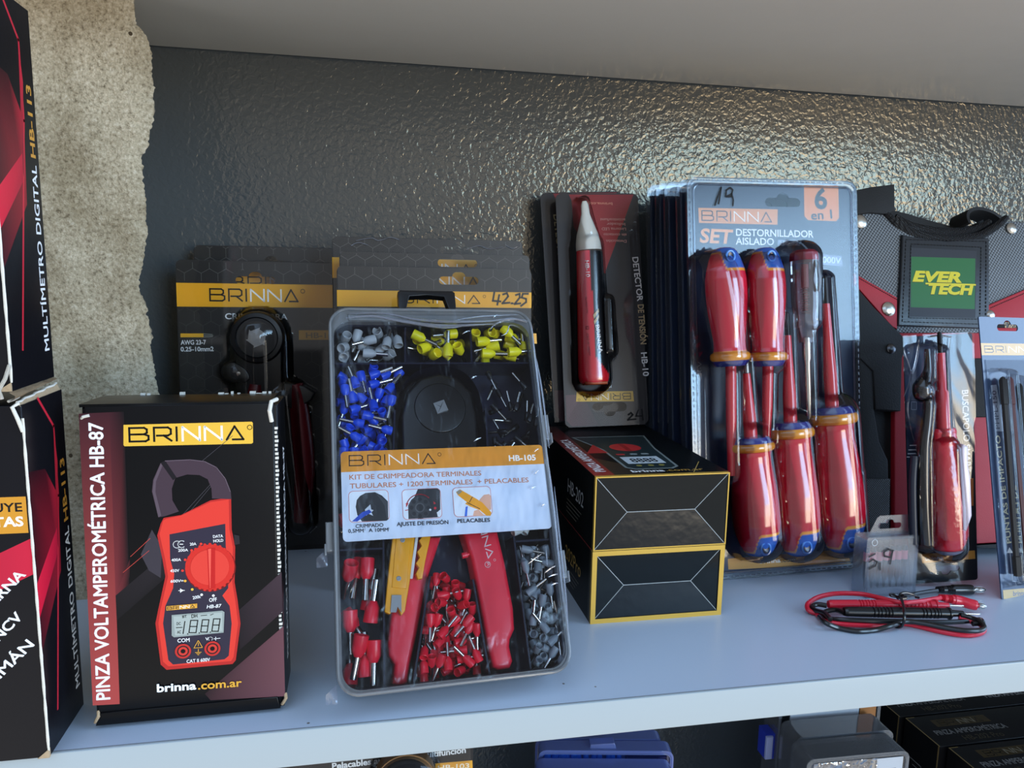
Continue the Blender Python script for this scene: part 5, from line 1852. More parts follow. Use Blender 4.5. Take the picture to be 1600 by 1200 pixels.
def screwdriver_set():
    t = set_card(SET, 'front pack of six red insulated screwdrivers on a blue shining card', True)
    F = SET
    d = -0.0165
    screwdriver(t, F, (1131, 387), (1142, 573), (1143, 745), 28.5, 'hidden', d)
    screwdriver(t, F, (1195, 387), (1200, 573), (1198, 690), 27.5, 'hidden', d)
    screwdriver(t, F, (1186, 868), (1173, 682), (1165, 556), 33, 'silver', d)
    screwdriver(t, F, (1249, 868), (1235, 658), (1229, 488), 33, 'black', d)
    screwdriver(t, F, (1318, 863), (1300, 634), (1288, 432), 35.5, 'black', d)
    # voltage tester with clear handle
    mb = MB()
    a, b = F.at(1256, 390, d), F.at(1260, 535, d)
    P0 = Vector((a[0], d, a[1]))
    A = Vector((b[0] - a[0], 0, b[1] - a[1]))
    L = A.length
    A.normalize()
    k = 0.00058
    mb.lathe(P0 + A * (L * .12), A, [(0, 0), (0, 19 * k), (L * .45, 18.5 * k), (L * .62, 16 * k), (L * .68, 17.5 * k), (L * .8, 12 * k), (L * .88, 10 * k), (L * .88, 0)], CLEARH, seg=10)
    h = mb.build('voltage_tester', t)
    m2 = MB()
    m2.lathe(P0, A, [(0, 0), (0.0008, 14 * k), (0.003, 18.5 * k), (L * .11, 19.5 * k), (L * .125, 19.5 * k), (L * .125, 0)], solid('dark_red_cap', (138, 20, 44), 0.3, coat=.4), seg=10)
    m2.build('cap', h)
    m2 = MB()
    m2.lathe(P0 + A * (L * .16), A, [(0, 0), (0, 5 * k), (L * .25, 5 * k), (L * .26, 3 * k), (L * .5, 3 * k), (L * .5, 0)], solid('neon_lamp_red', (150, 40, 50), 0.3), seg=12)
    m2.build('lamp', h)
    m2 = MB()
    m2.tube([P0 + A * (L * (.42 + .004 * i)) + Vector((0.0035 * cos(i * 1.0), 0.0035 * sin(i * 1.0), 0)) for i in range(70)], 0.0004, STEEL, seg=5)
    m2.build('spring', h)
    m2 = MB()
    c0 = P0 + A * (L * .30)
    m2.tube(spline([(c0.x + 6 * k, d - 0.0100, c0.z + .012), (c0.x + 7 * k, d - 0.0122, c0.z + .004), (c0.x + 8 * k, d - 0.0130, c0.z - .004), (c0.x + 8 * k, d - 0.0105, c0.z - .012)], 6), 0.0013, DULLST, seg=8)
    m2.build('clip', h)
    m2 = MB()
    e = F.at(1264, 655, d)
    P1 = P0 + A * (L * .95)
    ax = Vector((e[0] - P1.x, 0, e[1] - P1.z))
    LT = ax.length
    m2.lathe(P1, ax, [(0, 0), (0, 6 * k), (LT * .25, 6 * k), (LT * .3, 4.6 * k), (LT * .95, 4.2 * k), (LT, 2 * k), (LT, 0)], STEEL, seg=16)
    m2.build('shaft', h)
    # formed shell
    def cap(p0, p1, r0, r1, hh, e=0.0025):
        a, b = F.at(p0[0], p0[1], d), F.at(p1[0], p1[1], d)
        return (a[0], a[1], r0 * k, b[0], b[1], r1 * k, hh, e)
    hs = 0.0335
    sh = [cap((1120, 430), (1128, 470), 38, 40, hs), cap((1128, 470), (1138, 555), 40, 34, hs), cap((1142, 580), (1144, 740), 22, 22, 0.026, 0.003),
          cap((1192, 425), (1194, 470), 34, 36, hs), cap((1194, 470), (1198, 560), 36, 30, hs), cap((1200, 580), (1198, 690), 18, 18, 0.026, 0.003),
          cap((1257, 402), (1259, 500), 27, 24, 0.032), cap((1259, 500), (1264, 655), 20, 15, 0.026, 0.003),
          cap((1188, 835), (1180, 760), 42, 44, 0.0375), cap((1180, 760), (1174, 690), 44, 34, 0.0375), cap((1173, 680), (1165, 560), 16, 14, 0.026, 0.003),
          cap((1250, 835), (1243, 755), 42, 42, 0.0375), cap((1243, 755), (1236, 670), 40, 36, 0.0375), cap((1235, 655), (1229, 492), 18, 14, 0.026, 0.003),
          cap((1316, 830), (1309, 740), 41, 42, 0.0375), cap((1309, 740), (1302, 650), 40, 40, 0.0375), cap((1300, 632), (1288, 436), 22, 17, 0.026, 0.003)]
    mb = MB()
    formed_sheet(mb, 0.0, 0.0, SW, SH, sh, 0.0012, BLIS, -0.0006, 0.009)
    mb.build('blister', t)
    mb = MB()                                              # price marked on the plastic
    A = Art(mb, F, F, MARKER, -0.0008)
    A.lines([[(1117, 321), (1121, 308), (1127, 293), (1123, 318)], [(1134, 306), (1135, 297), (1141, 293), (1145, 297), (1142, 307), (1135, 307), (1143, 303), (1146, 312), (1145, 321)]], 2.6, (16, 15, 20))
    mb.build('handwriting', t)
    mb = MB()
    out, inn = rrect(0, 0, SW, SH, 0.009), rrect(0.0042, 0.0042, SW - 0.0042, SH - 0.0042, 0.006)
    mb.prism(out, -0.0012, 0.0024, RIMC, holes=[inn], back=False)
    n = 100
    pts = rrect(0.002, 0.002, SW - 0.002, SH - 0.002, 0.0075, 6)
    per = []
    for a, b in zip(pts, pts[1:] + pts[:1]):
        m = max(1, int(math.hypot(b[0] - a[0], b[1] - a[1]) / 0.0048))
        for i in range(m):
            s0, s1 = i / m, (i + 0.55) / m
            per.append(((a[0] + (b[0] - a[0]) * s0, -0.0013, a[1] + (b[1] - a[1]) * s0), (a[0] + (b[0] - a[0]) * s1, -0.0013, a[1] + (b[1] - a[1]) * s1)))
    for a, b in per:
        mb.tube([a, b], 0.0005, RIMC, seg=5)
    mb.tube([(p[0], -0.0010, p[1]) for p in rrect(0.0055, 0.0055, SW - 0.0055, SH - 0.0055, 0.006, 6)], 0.0007, RIMC, seg=6, closed=True)
    mb.build('crimped_rim', t)
    # four more packs behind, shifted back
    first = None
    names = ['second screwdriver set pack from the front, a dark edge left of the front pack', 'third screwdriver set pack from the front, a dark edge in the row',
             'fourth screwdriver set pack from the front, a dark edge in the row', 'rearmost screwdriver set pack, its edge nearest the wall']
    offs = [(-0.0008, 0.018), (-0.0020, 0.044), (-0.0032, 0.064), (-0.0042, 0.086)]
    for i in range(4):
        o = SET.o + Vector((offs[i][0], offs[i][1], 0.0))
        G = Frame(o, 0.0089, 0.1403 - 0.012 * i, 0.0162)
        if first is None:
            first = set_card(G, names[i], False)
            m = MB()
            formed_sheet(m, 0.0, 0.0, SW, SH, [(SW * .3, SH * .7, .03, SW * .3, SH * .4, .03, 0.010, 0.003), (SW * .65, SH * .6, .035, SW * .65, SH * .3, .04, 0.010, 0.003)], 0.003, BLIS, -0.0006, 0.009)
            m.build('blister', first)
            m = MB()
            m.prism(out, -0.0008, 0.0022, RIMC, holes=[inn], back=False)
            m.build('crimped_rim', first)
        else:
            c = copy_tree(first)
            c.matrix_world = G.mat()
            c['label'] = names[i]
MARKER = printed('black_marker_ink', 0.55, 0.3)
RIMC = clear('clear_flange', (240, 243, 248), 1.3, 0.14, 0.05, (190, 200, 220))
screwdriver_set()

# ------------------------------------------------------------------ tool bag on the right
def woven(name, c0, c1, scale, ang=0.0):
    m, nt, out = new_mat(name)
    N, L = nt.nodes, nt.links
    p = N.new('ShaderNodeBsdfPrincipled')
    tc = N.new('ShaderNodeTexCoord')
    mp = N.new('ShaderNodeMapping')
    mp.inputs['Rotation'].default_value = (0, ang, 0)
    L.new(tc.outputs['Object'], mp.inputs[0])
    sx = N.new('ShaderNodeSeparateXYZ')
    L.new(mp.outputs[0], sx.inputs[0])
    def m1(op, a, b=None):
        n = N.new('ShaderNodeMath')
        n.operation = op
        for i, v in enumerate((a, b)):
            if v is None:
                continue
            if isinstance(v, (int, float)):
                n.inputs[i].default_value = v
            else:
                L.new(v, n.inputs[i])
        return n.outputs[0]
    a = m1('SINE', m1('MULTIPLY', sx.outputs['X'], scale))
    b = m1('SINE', m1('MULTIPLY', sx.outputs['Z'], scale))
    w = m1('MULTIPLY', a, b)
    h = m1('ADD', m1('MULTIPLY', w, 0.5), 0.5)
    mx = N.new('ShaderNodeMix')
    mx.data_type = 'RGBA'
    L.new(h, mx.inputs[0])
    mx.inputs[6].default_value = lin(c0)
    mx.inputs[7].default_value = lin(c1)
    L.new(mx.outputs[2], p.inputs['Base Color'])
    p.inputs['Roughness'].default_value = 0.5
    bp = N.new('ShaderNodeBump')
    bp.inputs['Strength'].default_value = 0.7
    bp.inputs['Distance'].default_value = 0.0008
    L.new(h, bp.inputs['Height'])
    L.new(bp.outputs[0], p.inputs['Normal'])
    L.new(p.outputs[0], out.inputs['Surface'])
    return m

BAG = Frame((0.345, 0.166, 0.0080), 0.0, 0.30)

def tool_bag():
    F = BAG
    t = thing('tool_bag', 'black grey and red fabric tool bag with a green badge, standing at right', 'bag', F.mat())
    grey = woven('grey_woven_nylon', (26, 27, 30), (128, 134, 140), 1750.0, 0.12)
    blk = solid('black_bag_fabric', (14, 14, 16), 0.75, bmp=(900.0, 0.4, 0.0008))
    mesh_ = woven('black_mesh_fabric', (8, 8, 9), (44, 45, 48), 3000.0)
    red = solid('red_bag_fabric', (168, 18, 36), 0.6, bmp=(1200.0, 0.25, 0.0005))
    web = woven('black_webbing', (10, 10, 11), (46, 46, 50), 3200.0)
    vin = solid('dark_vinyl', (38, 42, 48), 0.34, bmp=(240.0, 0.15, 0.001))
    thr = solid('black_thread', (10, 10, 12), 0.6)
    riv = solid('nickel_rivet', (206, 202, 194), 0.26, 1.0)
    def pts(l, d=0.0):
        return [F.at(x, y, d) for x, y in l]
    zb = 0.004
    def body(l, y0, y1, mat, name, bev=0.0012, label=None, d=None):
        m = MB()
        p = [(q[0], max(q[1], 0.0022)) for q in pts(l, d if d is not None else y0)]
        ar = sum(p[i - 1][0] * p[i][1] - p[i][0] * p[i - 1][1] for i in range(len(p)))
        m.prism(p if ar > 0 else p[::-1], y0, y1, mat, bevel=bev)
        o = m.build(name, t)
        if label:
            o['label'] = label
        return o
    # dark body behind everything, then panels on it
    m = MB()
    a = pts([(1338, 440)])[0]
    m.prism([(0.001, 0.002), (0.172, 0.002), (0.172, 0.284), (0.150, 0.280), (0.10, 0.272), (0.05, 0.292), (0.002, 0.294)], 0.0065, 0.026, blk, bevel=0.004)
    m.build('body', t)
    # grey upper panel with the dipped opening
    top = [(1336, 332), (1365, 333), (1395, 338), (1420, 352), (1460, 366), (1505, 370), (1540, 362), (1566, 346), (1585, 345), (1610, 350)]
    body(top + [(1610, 452), (1546, 480), (1544, 520), (1400, 520), (1402, 470), (1336, 432)], 0.0, 0.0065, grey, 'front_panel', 0.001)
    # red piping strips running down from both sides
    body([(1335, 427), (1402, 465), (1402, 514), (1394, 510), (1335, 443)], -0.0018, 0.0062, red, 'red_trim', 0.0006)
    body([(1544, 477), (1612, 448), (1612, 500), (1546, 500)], -0.0018, 0.0062, red, 'red_trim', 0.0006)
    for l in ([(1332, 431), (1401, 470)], [(1545, 482), (1610, 454)]):
        m = MB()
        p0, p1 = F.at(*l[0]), F.at(*l[1])
        for k in range(24):
            u = k / 24
            q = (p0[0] + (p1[0] - p0[0]) * u, p0[1] + (p1[1] - p0[1]) * u)
            e = ((p1[0] - p0[0]) / 24 * .6, (p1[1] - p0[1]) / 24 * .6)
            m.tube([(q[0], -0.0019, q[1]), (q[0] + e[0], -0.0019, q[1] + e[1])], 0.0004, thr, seg=5)
        m.build('stitching', t)
    # red panel under the badge and lower pockets
    body([(1398, 512), (1610, 512), (1610, 880), (1400, 880)], 0.0015, 0.0068, red, 'lower_panel', 0.001)
    body([(1337, 446), (1366, 480), (1398, 512), (1420, 534), (1410, 560), (1408, 642), (1368, 640), (1364, 580), (1344, 560), (1337, 560)], -0.004, 0.0066, blk, 'side_flap', 0.0012)
    body([(1338, 556), (1368, 556), (1366, 640), (1374, 690), (1388, 720), (1392, 880), (1340, 880)], -0.003, 0.0064, blk, 'side_pocket', 0.0012)
    body([(1340, 748), (1390, 748), (1391, 892), (1338, 900)], -0.0042, 0.002, mesh_, 'mesh_pocket', 0.0008, d=-0.003)
    body([(1520, 560), (1610, 556), (1610, 650), (1522, 652)], -0.0012, 0.0064, blk, 'pocket_band', 0.001)
    m = MB()
    q0, q1 = F.at(1500, 852), F.at(1620, 858)
    m.prism([(0.0, 0.0005), (0.172, 0.0005), (0.172, q1[1]), (q0[0], q0[1]), (0.0, q0[1])], -0.003, 0.02, blk, bevel=0.001)
    m.build('base', t)
    # webbing band that follows the dipped edge: two ribbed rows
    def ribbon(l, y, w, name, ribs=True):
        m = MB()
        c = spline([(p[0], 0, p[1]) for p in pts(l)], 8)
        n = len(c)
        rs = []
        for i, q in enumerate(c):
            tg = (c[min(i + 1, n - 1)] - c[max(0, i - 1)]).normalized()
            nn = Vector((-tg.z, 0, tg.x))
            ww = w * (0.55 + 0.45 * sin(pi * (0.08 + 0.84 * i / (n - 1))))
            rs.append([q + nn * ww + Vector((0, y + .0018, 0)), q + nn * ww + Vector((0, y, 0)), q + nn * (ww * .3) + Vector((0, y - 0.0016, 0)), q - nn * (ww * .3) + Vector((0, y - 0.0016, 0)), q - nn * ww + Vector((0, y, 0)), q - nn * ww + Vector((0, y + .0018, 0))])
        m.rings(rs, web)
        if ribs:
            for i in range(0, n - 1):
                for f in (0.2, 0.7):
                    q = c[i] * (1 - f) + c[i + 1] * f
                    tg = (c[i + 1] - c[i]).normalized()
                    nn = Vector((-tg.z, 0, tg.x))
                    ww = w * (0.55 + 0.45 * sin(pi * (0.08 + 0.84 * i / (n - 1)))) * 0.85
                    m.tube([q + nn * ww + Vector((0, y - .0006, 0)), q + nn * (ww * .3) + Vector((0, y - 0.0019, 0)), q - nn * (ww * .3) + Vector((0, y - 0.0019, 0)), q - nn * ww + Vector((0, y - .0006, 0))], 0.00042, web, seg=4)
        m.build(name, t)
    ribbon([(1384, 334), (1402, 350), (1430, 364), (1466, 372), (1500, 374), (1530, 369), (1556, 354), (1572, 340)], -0.001, 0.0042, 'opening_band')
    ribbon([(1404, 336), (1430, 350), (1466, 358), (1500, 360), (1530, 356), (1552, 344)], 0.004, 0.0042, 'opening_band')
    m = MB()
    p = pts([(1396, 318), (1430, 326), (1470, 338), (1500, 346), (1530, 346), (1552, 336), (1552, 360), (1500, 366), (1440, 356), (1400, 340)])
    m.prism(p[::-1], 0.012, 0.016, blk)
    m.build('back_panel', t)
    m = MB()                                             # strap ends
    p = pts([(1328, 299), (1360, 292), (1398, 287.5), (1398.5, 328), (1388, 334), (1360, 332), (1330, 336)], -0.003)
    m.prism(p[::-1], -0.003, 0.003, blk, bevel=0.001)
    m.build('strap', t)
    m = MB()
    c = spline([(q[0], 0.004 + 0.004 * i, q[1]) for i, q in enumerate(pts([(1508, 352), (1510, 338), (1520, 327), (1540, 322), (1566, 326), (1590, 338), (1612, 352)]))], 8)
    rs = []
    for i, q in enumerate(c):
        tg = (c[min(i + 1, len(c) - 1)] - c[max(0, i - 1)]).normalized()
        nn = Vector((-tg.z, 0, tg.x)).normalized() * 0.0016
        rs.append([q + nn + Vector((0, -.010, 0)), q + nn + Vector((0, .012, 0)), q - nn + Vector((0, .012, 0)), q - nn + Vector((0, -.010, 0))])
    m.rings(rs, blk)
    m.build('handle_loop', t)
    # badge
    m = MB()
    p = pts([(1407, 368), (1420, 371), (1475, 378), (1542, 373), (1542, 514), (1400, 510), (1404, 440)])
    m.prism(p[::-1], -0.0030, 0.0002, vin, bevel=0.0012)
    bd = m.build('badge', t)
    m = MB()
    A = Art(m, F, F, None, -0.0032)
    A.area([(1423, 387), (1526, 392), (1524, 497), (1420, 495)], (44, 44, 50))
    A.area([(1424, 401), (1524, 404), (1523, 483), (1423, 480)], (44, 104, 54))
    ye = (216, 200, 46)
    dk = (60, 74, 30)
    for o, c in (((-.9, 1.1), dk), ((0, 0), ye)):
        A.text('EVER', (1426 + o[0], 439 + o[1]), (1503 + o[0], 441 + o[1]), 15.5, c, 0.05, 0.28)
        A.text('TECH', (1448 + o[0], 458.5 + o[1]), (1518 + o[0], 460 + o[1]), 15.5, c, 0.05, 0.28)
        A.lines([[(1447 + o[0], 443 + o[1]), (1524 + o[0], 445 + o[1])]], 2.4, c)
    m.build('green_logo', bd)
    m = MB()
    for loop in ([(1412, 376), (1537, 379), (1536, 508), (1406, 504)], [(1420, 383), (1529, 388), (1527, 500), (1416, 498)]):
        lp = [Vector((q[0], -0.0032, q[1])) for q in pts(loop)]
        for a_, b_ in zip(lp, lp[1:] + lp[:1]):
            n = 22
            for k in range(n):
                m.tube([a_ + (b_ - a_) * (k / n), a_ + (b_ - a_) * ((k + .62) / n)], 0.00042, thr, seg=5)
    m.build('stitching', bd)
    for x, y, r, d in ((1344, 346, 11.5, -.001), (1580, 357, 9.5, -.001), (1388, 483, 11.5, -.002), (1547, 492, 8, -.002), (1392, 545, 8, -.004)):
        m = MB()
        c = F.at(x, y, d)
        k = 0.00057
        m.lathe((c[0], d, c[1]), (0, -1, 0), [(0, r * k), (0.0008, r * k), (0.0018, r * k * .8), (0.0024, r * k * .45), (0.0026, 0)], riv if y != 545 else solid('dark_rivet', (90, 92, 96), 0.3, 1.0), seg=24)
        m.build('rivet', t)
tool_bag()

# ------------------------------------------------------------------ smart tester pack
BUS = Frame((0.3414, 0.1154, 0.0004), -0.1565, 0.0973, 0.0700)

def tester_pack():
    F = BUS
    W, H = 0.0565, 0.1972
    t = thing('voltage_tester_pack', 'narrow clear pack with a red screwdriver tester, standing in front of the tool bag', 'blister pack', F.mat())
    mb = MB()
    s = F.at(1478, 888)
    sl = [(2 * s[0] - x, 2 * s[1] - z) for x, z in euro_slot(s[0], s[1], 0.022, 0.0045)]
    mb.prism(rrect(0.001, 0.0012, W - 0.0010, H - 0.001, 0.002), 0.0, 0.0008, INK, (26, 28, 34), holes=[sl])
    A = Art(mb, F, F)
    A.area_m([(0.0012, 0.055), (W - 0.0012, 0.055), (W - 0.0012, H - 0.0012), (0.0012, H - 0.0012)], [(26, 28, 34), (26, 28, 34), (48, 62, 92), (60, 76, 106)])
    A.area([(1440, 866), (1523, 860), (1524, 873), (1441, 880)], (196, 140, 62))
    A.area([(1509, 748), (1521, 747), (1521, 790), (1510, 792)], (180, 110, 60))
    A.text('BUSCAPOLO SMART', (1503, 610), (1507.5, 738), 9.5, (232, 234, 238), 0.012)
    A.text('brinna', (1446, 876), (1474, 874), 6, (240, 236, 230), 0.01)
    for y, x0, x1 in ((696, 1422, 1436), (703, 1420, 1437), (709, 1419, 1436)):
        A.lines([[(x0, y), (x1, y - .5)]], 1.6, (190, 196, 206))
    A.lines([[(1417, 714), (1441, 714)], [(1428, 714), (1431, 720)]], 1.0, (226, 228, 232))
    A.ring((1430, 722), 2.4, 0.9, (226, 228, 232))
    A.lines([[(1424, 628), (1432, 628), (1432, 640), (1424, 640), (1424, 628)]], 0.8, (150, 160, 180))
    mb.build('card', t)
    d = -0.0135
    k = 0.00052
    def L(x, y):
        q = F.at(x, y, d)
        return Vector((q[0], d, q[1]))
    P0, P1 = L(1482, 866), L(1469, 545)
    Ax = (P1 - P0)
    LL = Ax.length
    Ax.normalize()
    red = solid('translucent_red_handle', (190, 26, 44), 0.16, coat=0.6, bmp=(160.0, 0.35, 0.002))
    mb = MB()
    prof = [(0, 0), (0.001, 19), (0.006, 25), (0.012, 27.5), (0.035, 28.5), (0.055, 26), (0.078, 20), (0.090, 17.5), (0.0925, 18.5), (0.095, 16), (0.0952, 0)]
    mb.lathe(P0 + Ax * 0.003, Ax, [(a, b * k) for a, b in prof], red, seg=36, flat=0.8, rad=lambda x, a: 1 + 0.03 * (sin(x * 1800) > 0) * (0.012 < x < 0.075))
    h = mb.build('tester', t)
    mb = MB()
    mb.lathe(P0, Ax, [(0, 0), (0.0004, 12 * k), (0.002, 18 * k), (0.0042, 22 * k), (0.0045, 0)], solid('lilac_grey_cap', (120, 124, 146), 0.3), seg=28, flat=0.85)
    mb.build('end_cap', h)
    mb = MB()
    mb.lathe(P0 + Ax * 0.0975, Ax, [(0, 0), (0, 9.5 * k), (0.028, 9 * k), (0.030, 6.6 * k), (0.058, 6.2 * k), (0.0582, 0)], SHAFTR, seg=20)
    mb.build('shaft', h)
    mb = MB()
    mb.lathe(P0 + Ax * 0.1556, Ax, [(0, 0), (0, 3.2 * k), (0.013, 3.6 * k), (0.0155, 2.6 * k), (0.016, 0)], solid('black_steel_tip', (30, 28, 30), 0.35, 0.6), seg=14)
    mb.build('tip', h)
    mb = MB()                                              # pale window along the right side of the handle
    p = [L(1496, 700), L(1500, 690), L(1508, 694), L(1508, 720), L(1512, 745), L(1514, 800), L(1506, 824), L(1500, 822), L(1498, 760)]
    mb.prism([(q.x - .0050, q.z) for q in p][::-1], d - 0.0118, d - 0.006, solid('pale_lens_window', (206, 190, 200), 0.2), bevel=0.0015)
    mb.build('window', h)
    mb = MB()                                              # black probe holder on the left
    blk = solid('black_glossy_rubber', (12, 12, 14), 0.18, coat=0.5)
    q = [L(1449, 545), L(1450, 575), L(1446, 590), L(1441, 604), L(1442, 616), L(1450, 626), L(1448, 660), L(1443, 700), L(1442, 780), L(1446, 850)]
    rr = [4, 5.5, 8, 13, 13, 7, 8, 9.5, 11, 10]
    sp = spline(q, 6)
    def rad(u):
        x = u * (len(rr) - 1)
        i = min(len(rr) - 2, int(x))
        return (rr[i] + (rr[i + 1] - rr[i]) * (x - i)) * k
    mb.tube(sp, rad, blk, seg=18)
    mb.build('probe_holder', t)
    mb = MB()
    q = [L(1429, 712), L(1426, 760), L(1428, 850)]
    mb.tube(spline(q, 6), 6 * k, solid('dark_blue_lead', (22, 28, 44), 0.4), seg=12)
    mb.build('lead', t)
    mb = MB()
    def cp(a, b, r0, r1, hh, e=0.002):
        a, b = L(*a), L(*b)
        return (a.x, a.z, r0 * k, b.x, b.z, r1 * k, hh, e)
    sh = [cp((1480, 850), (1477, 790), 31, 33, 0.030), cp((1477, 790), (1474, 700), 33, 24, 0.030), cp((1474, 700), (1468, 548), 17, 14, 0.022), cp((1449, 548), (1449, 590), 12, 15, 0.022), cp((1441, 608), (1442, 612), 19, 19, 0.024),
          cp((1449, 630), (1443, 700), 14, 15, 0.022), cp((1443, 700), (1446, 850), 16, 17, 0.022), cp((1429, 712), (1428, 850), 11, 11, 0.018)]
    f = heights(sh)
    TWR = clear('crinkled_clear_wrap', (250, 251, 253), 1.2, 0.06, bmp=(45.0, 0.3, 0.003, 2.0, (1.0, 1.0, 0.35)))
    def fn(u, v):
        x, z = W * u, H * v
        e = min(u, 1 - u) * 2
        return (x, -0.0008 - f(x, z) - 0.0010 * max(0, noise.noise((x * 70 + z * 40, z * 18, 4.0))) * (f(x, z) < 0.001), z)
    mb.sheet(fn, 62, 170, TWR)
    mb.build('blister', t)
    for pts in ([(1412, 545), (1424, 590), (1418, 640), (1428, 690)], [(1436, 530), (1430, 570), (1412, 620)], [(1484, 528), (1482, 580), (1488, 640), (1494, 690)], [(1452, 527), (1470, 524), (1490, 527)]):
        p = [F.at(x, y, -.002) for x, y in pts]
        mb = MB()
        mb.tube(spline([(q[0], -0.0022, q[1]) for q in p], 6), lambda u: 0.0007 * (0.2 + sin(pi * u)), clear('wrap_fold', (244, 246, 250), 3.0, 0.12, 0.20, (206, 212, 232)), seg=6)
        mb.build('wrap_fold', t)
tester_pack()

# ------------------------------------------------------------------ impact bit pack at the right edge
PUN = Frame((0.3952, 0.0822, 0.0), 0.20, 0.2215, -0.028)

def bit_pack():
    F = PUN
    W, H = 0.080, 0.2172
    t = thing('impact_bit_pack', 'slate blue card of long dark bits cut off by the right edge of the picture', 'blister pack', F.mat())
    mb = MB()
    s = F.at(1573, 512)
    emb = printed('embossed_card', 0.18, 0.6, 0.6, (150.0, 0.12, 0.0012))
    mb.prism(rrect(0, 0, W, H, 0.001), 0.0, 0.0009, emb, (52, 66, 92), holes=[euro_slot(s[0] + .001, s[1], 0.0245, 0.0054)])
    A = Art(mb, F, F, emb)
    z0, z1 = F.at(1530, 555)[1], F.at(1527, 536)[1]
    A.rect_m(0, z0, W, z1, (214, 168, 84))
    a = F.at(1539, 551.5)
    A.logo_m((a[0], z0 + (z1 - z0) * .24), (a[0] + 0.060, z0 + (z1 - z0) * .24), (z1 - z0) * .52, (90, 84, 76), (246, 240, 226), 0.13)
    A.area([(1548, 602), (1557, 601), (1569, 674), (1556, 674)], (150, 160, 176))
    A.text('PHPL-150', (1562, 670), (1556, 610), 7.5, (84, 92, 108), 0.012)
    A.text('PUNTAS DE IMPACTO', (1580, 848), (1562, 680), 8.2, (216, 210, 178), 0.02)
    A.area([(1573, 864), (1583, 864), (1577, 855)], (232, 234, 238))
    A.lines([[(1578, 864), (1582, 908), (1590, 909)]], 1.0, (200, 206, 214))
    A.area([(1567, 922), (1602, 919), (1602, 934), (1568, 936)], (206, 172, 110))
    A.text('brinna.com.ar', (1583, 931), (1625, 929), 6, (110, 112, 130), 0.01)
    mb.build('card', t)
    d = -0.006
    def L(x, y):
        q = F.at(x, y, d)
        return Vector((q[0], d, q[1]))
    rub = solid('black_bit_steel', (30, 28, 28), 0.4, 0.3)
    brn = solid('dark_red_bit_sleeve', (86, 34, 36), 0.45)
    for i, (a, b, m) in enumerate((((1566.5, 588), (1590, 900), rub), ((1577, 588), (1606, 900), brn), ((1592, 598), (1622, 900), rub))):
        P0, P1 = L(*a), L(*b)
        mb = MB()
        A2 = P1 - P0
        ln = A2.length
        r = 0.0029
        mb.lathe(P0, A2, [(0, 0), (0.001, r * .6), (0.003, r), (ln * .14, r), (ln * .145, r * .8), (ln * .9, r * .8), (ln * .905, r * 1.05), (ln, r), (ln, 0)], m, seg=6)
        mb.build('bit', t)
    mb = MB()
    a, b = L(1576, 590), L(1606, 900)
    def P(x, y):
        q = F.at(x, y)
        return q
    sh = []
    for a, b in (((1564, 586), (1588, 905)), ((1578, 586), (1604, 905)), ((1594, 596), (1624, 905))):
        p, q = L(*a), L(*b)
        sh.append((p.x, p.z, 0.0060, q.x, q.z, 0.0060, 0.0115, 0.0016))
    formed_sheet(mb, 0.003, 0.008, W - 0.003, F.at(1535, 562)[1], sh, 0.0011, clear('thin_clear_blister', (251, 252, 253), 0.6, 0.06))
    mb.build('blister', t)
bit_pack()

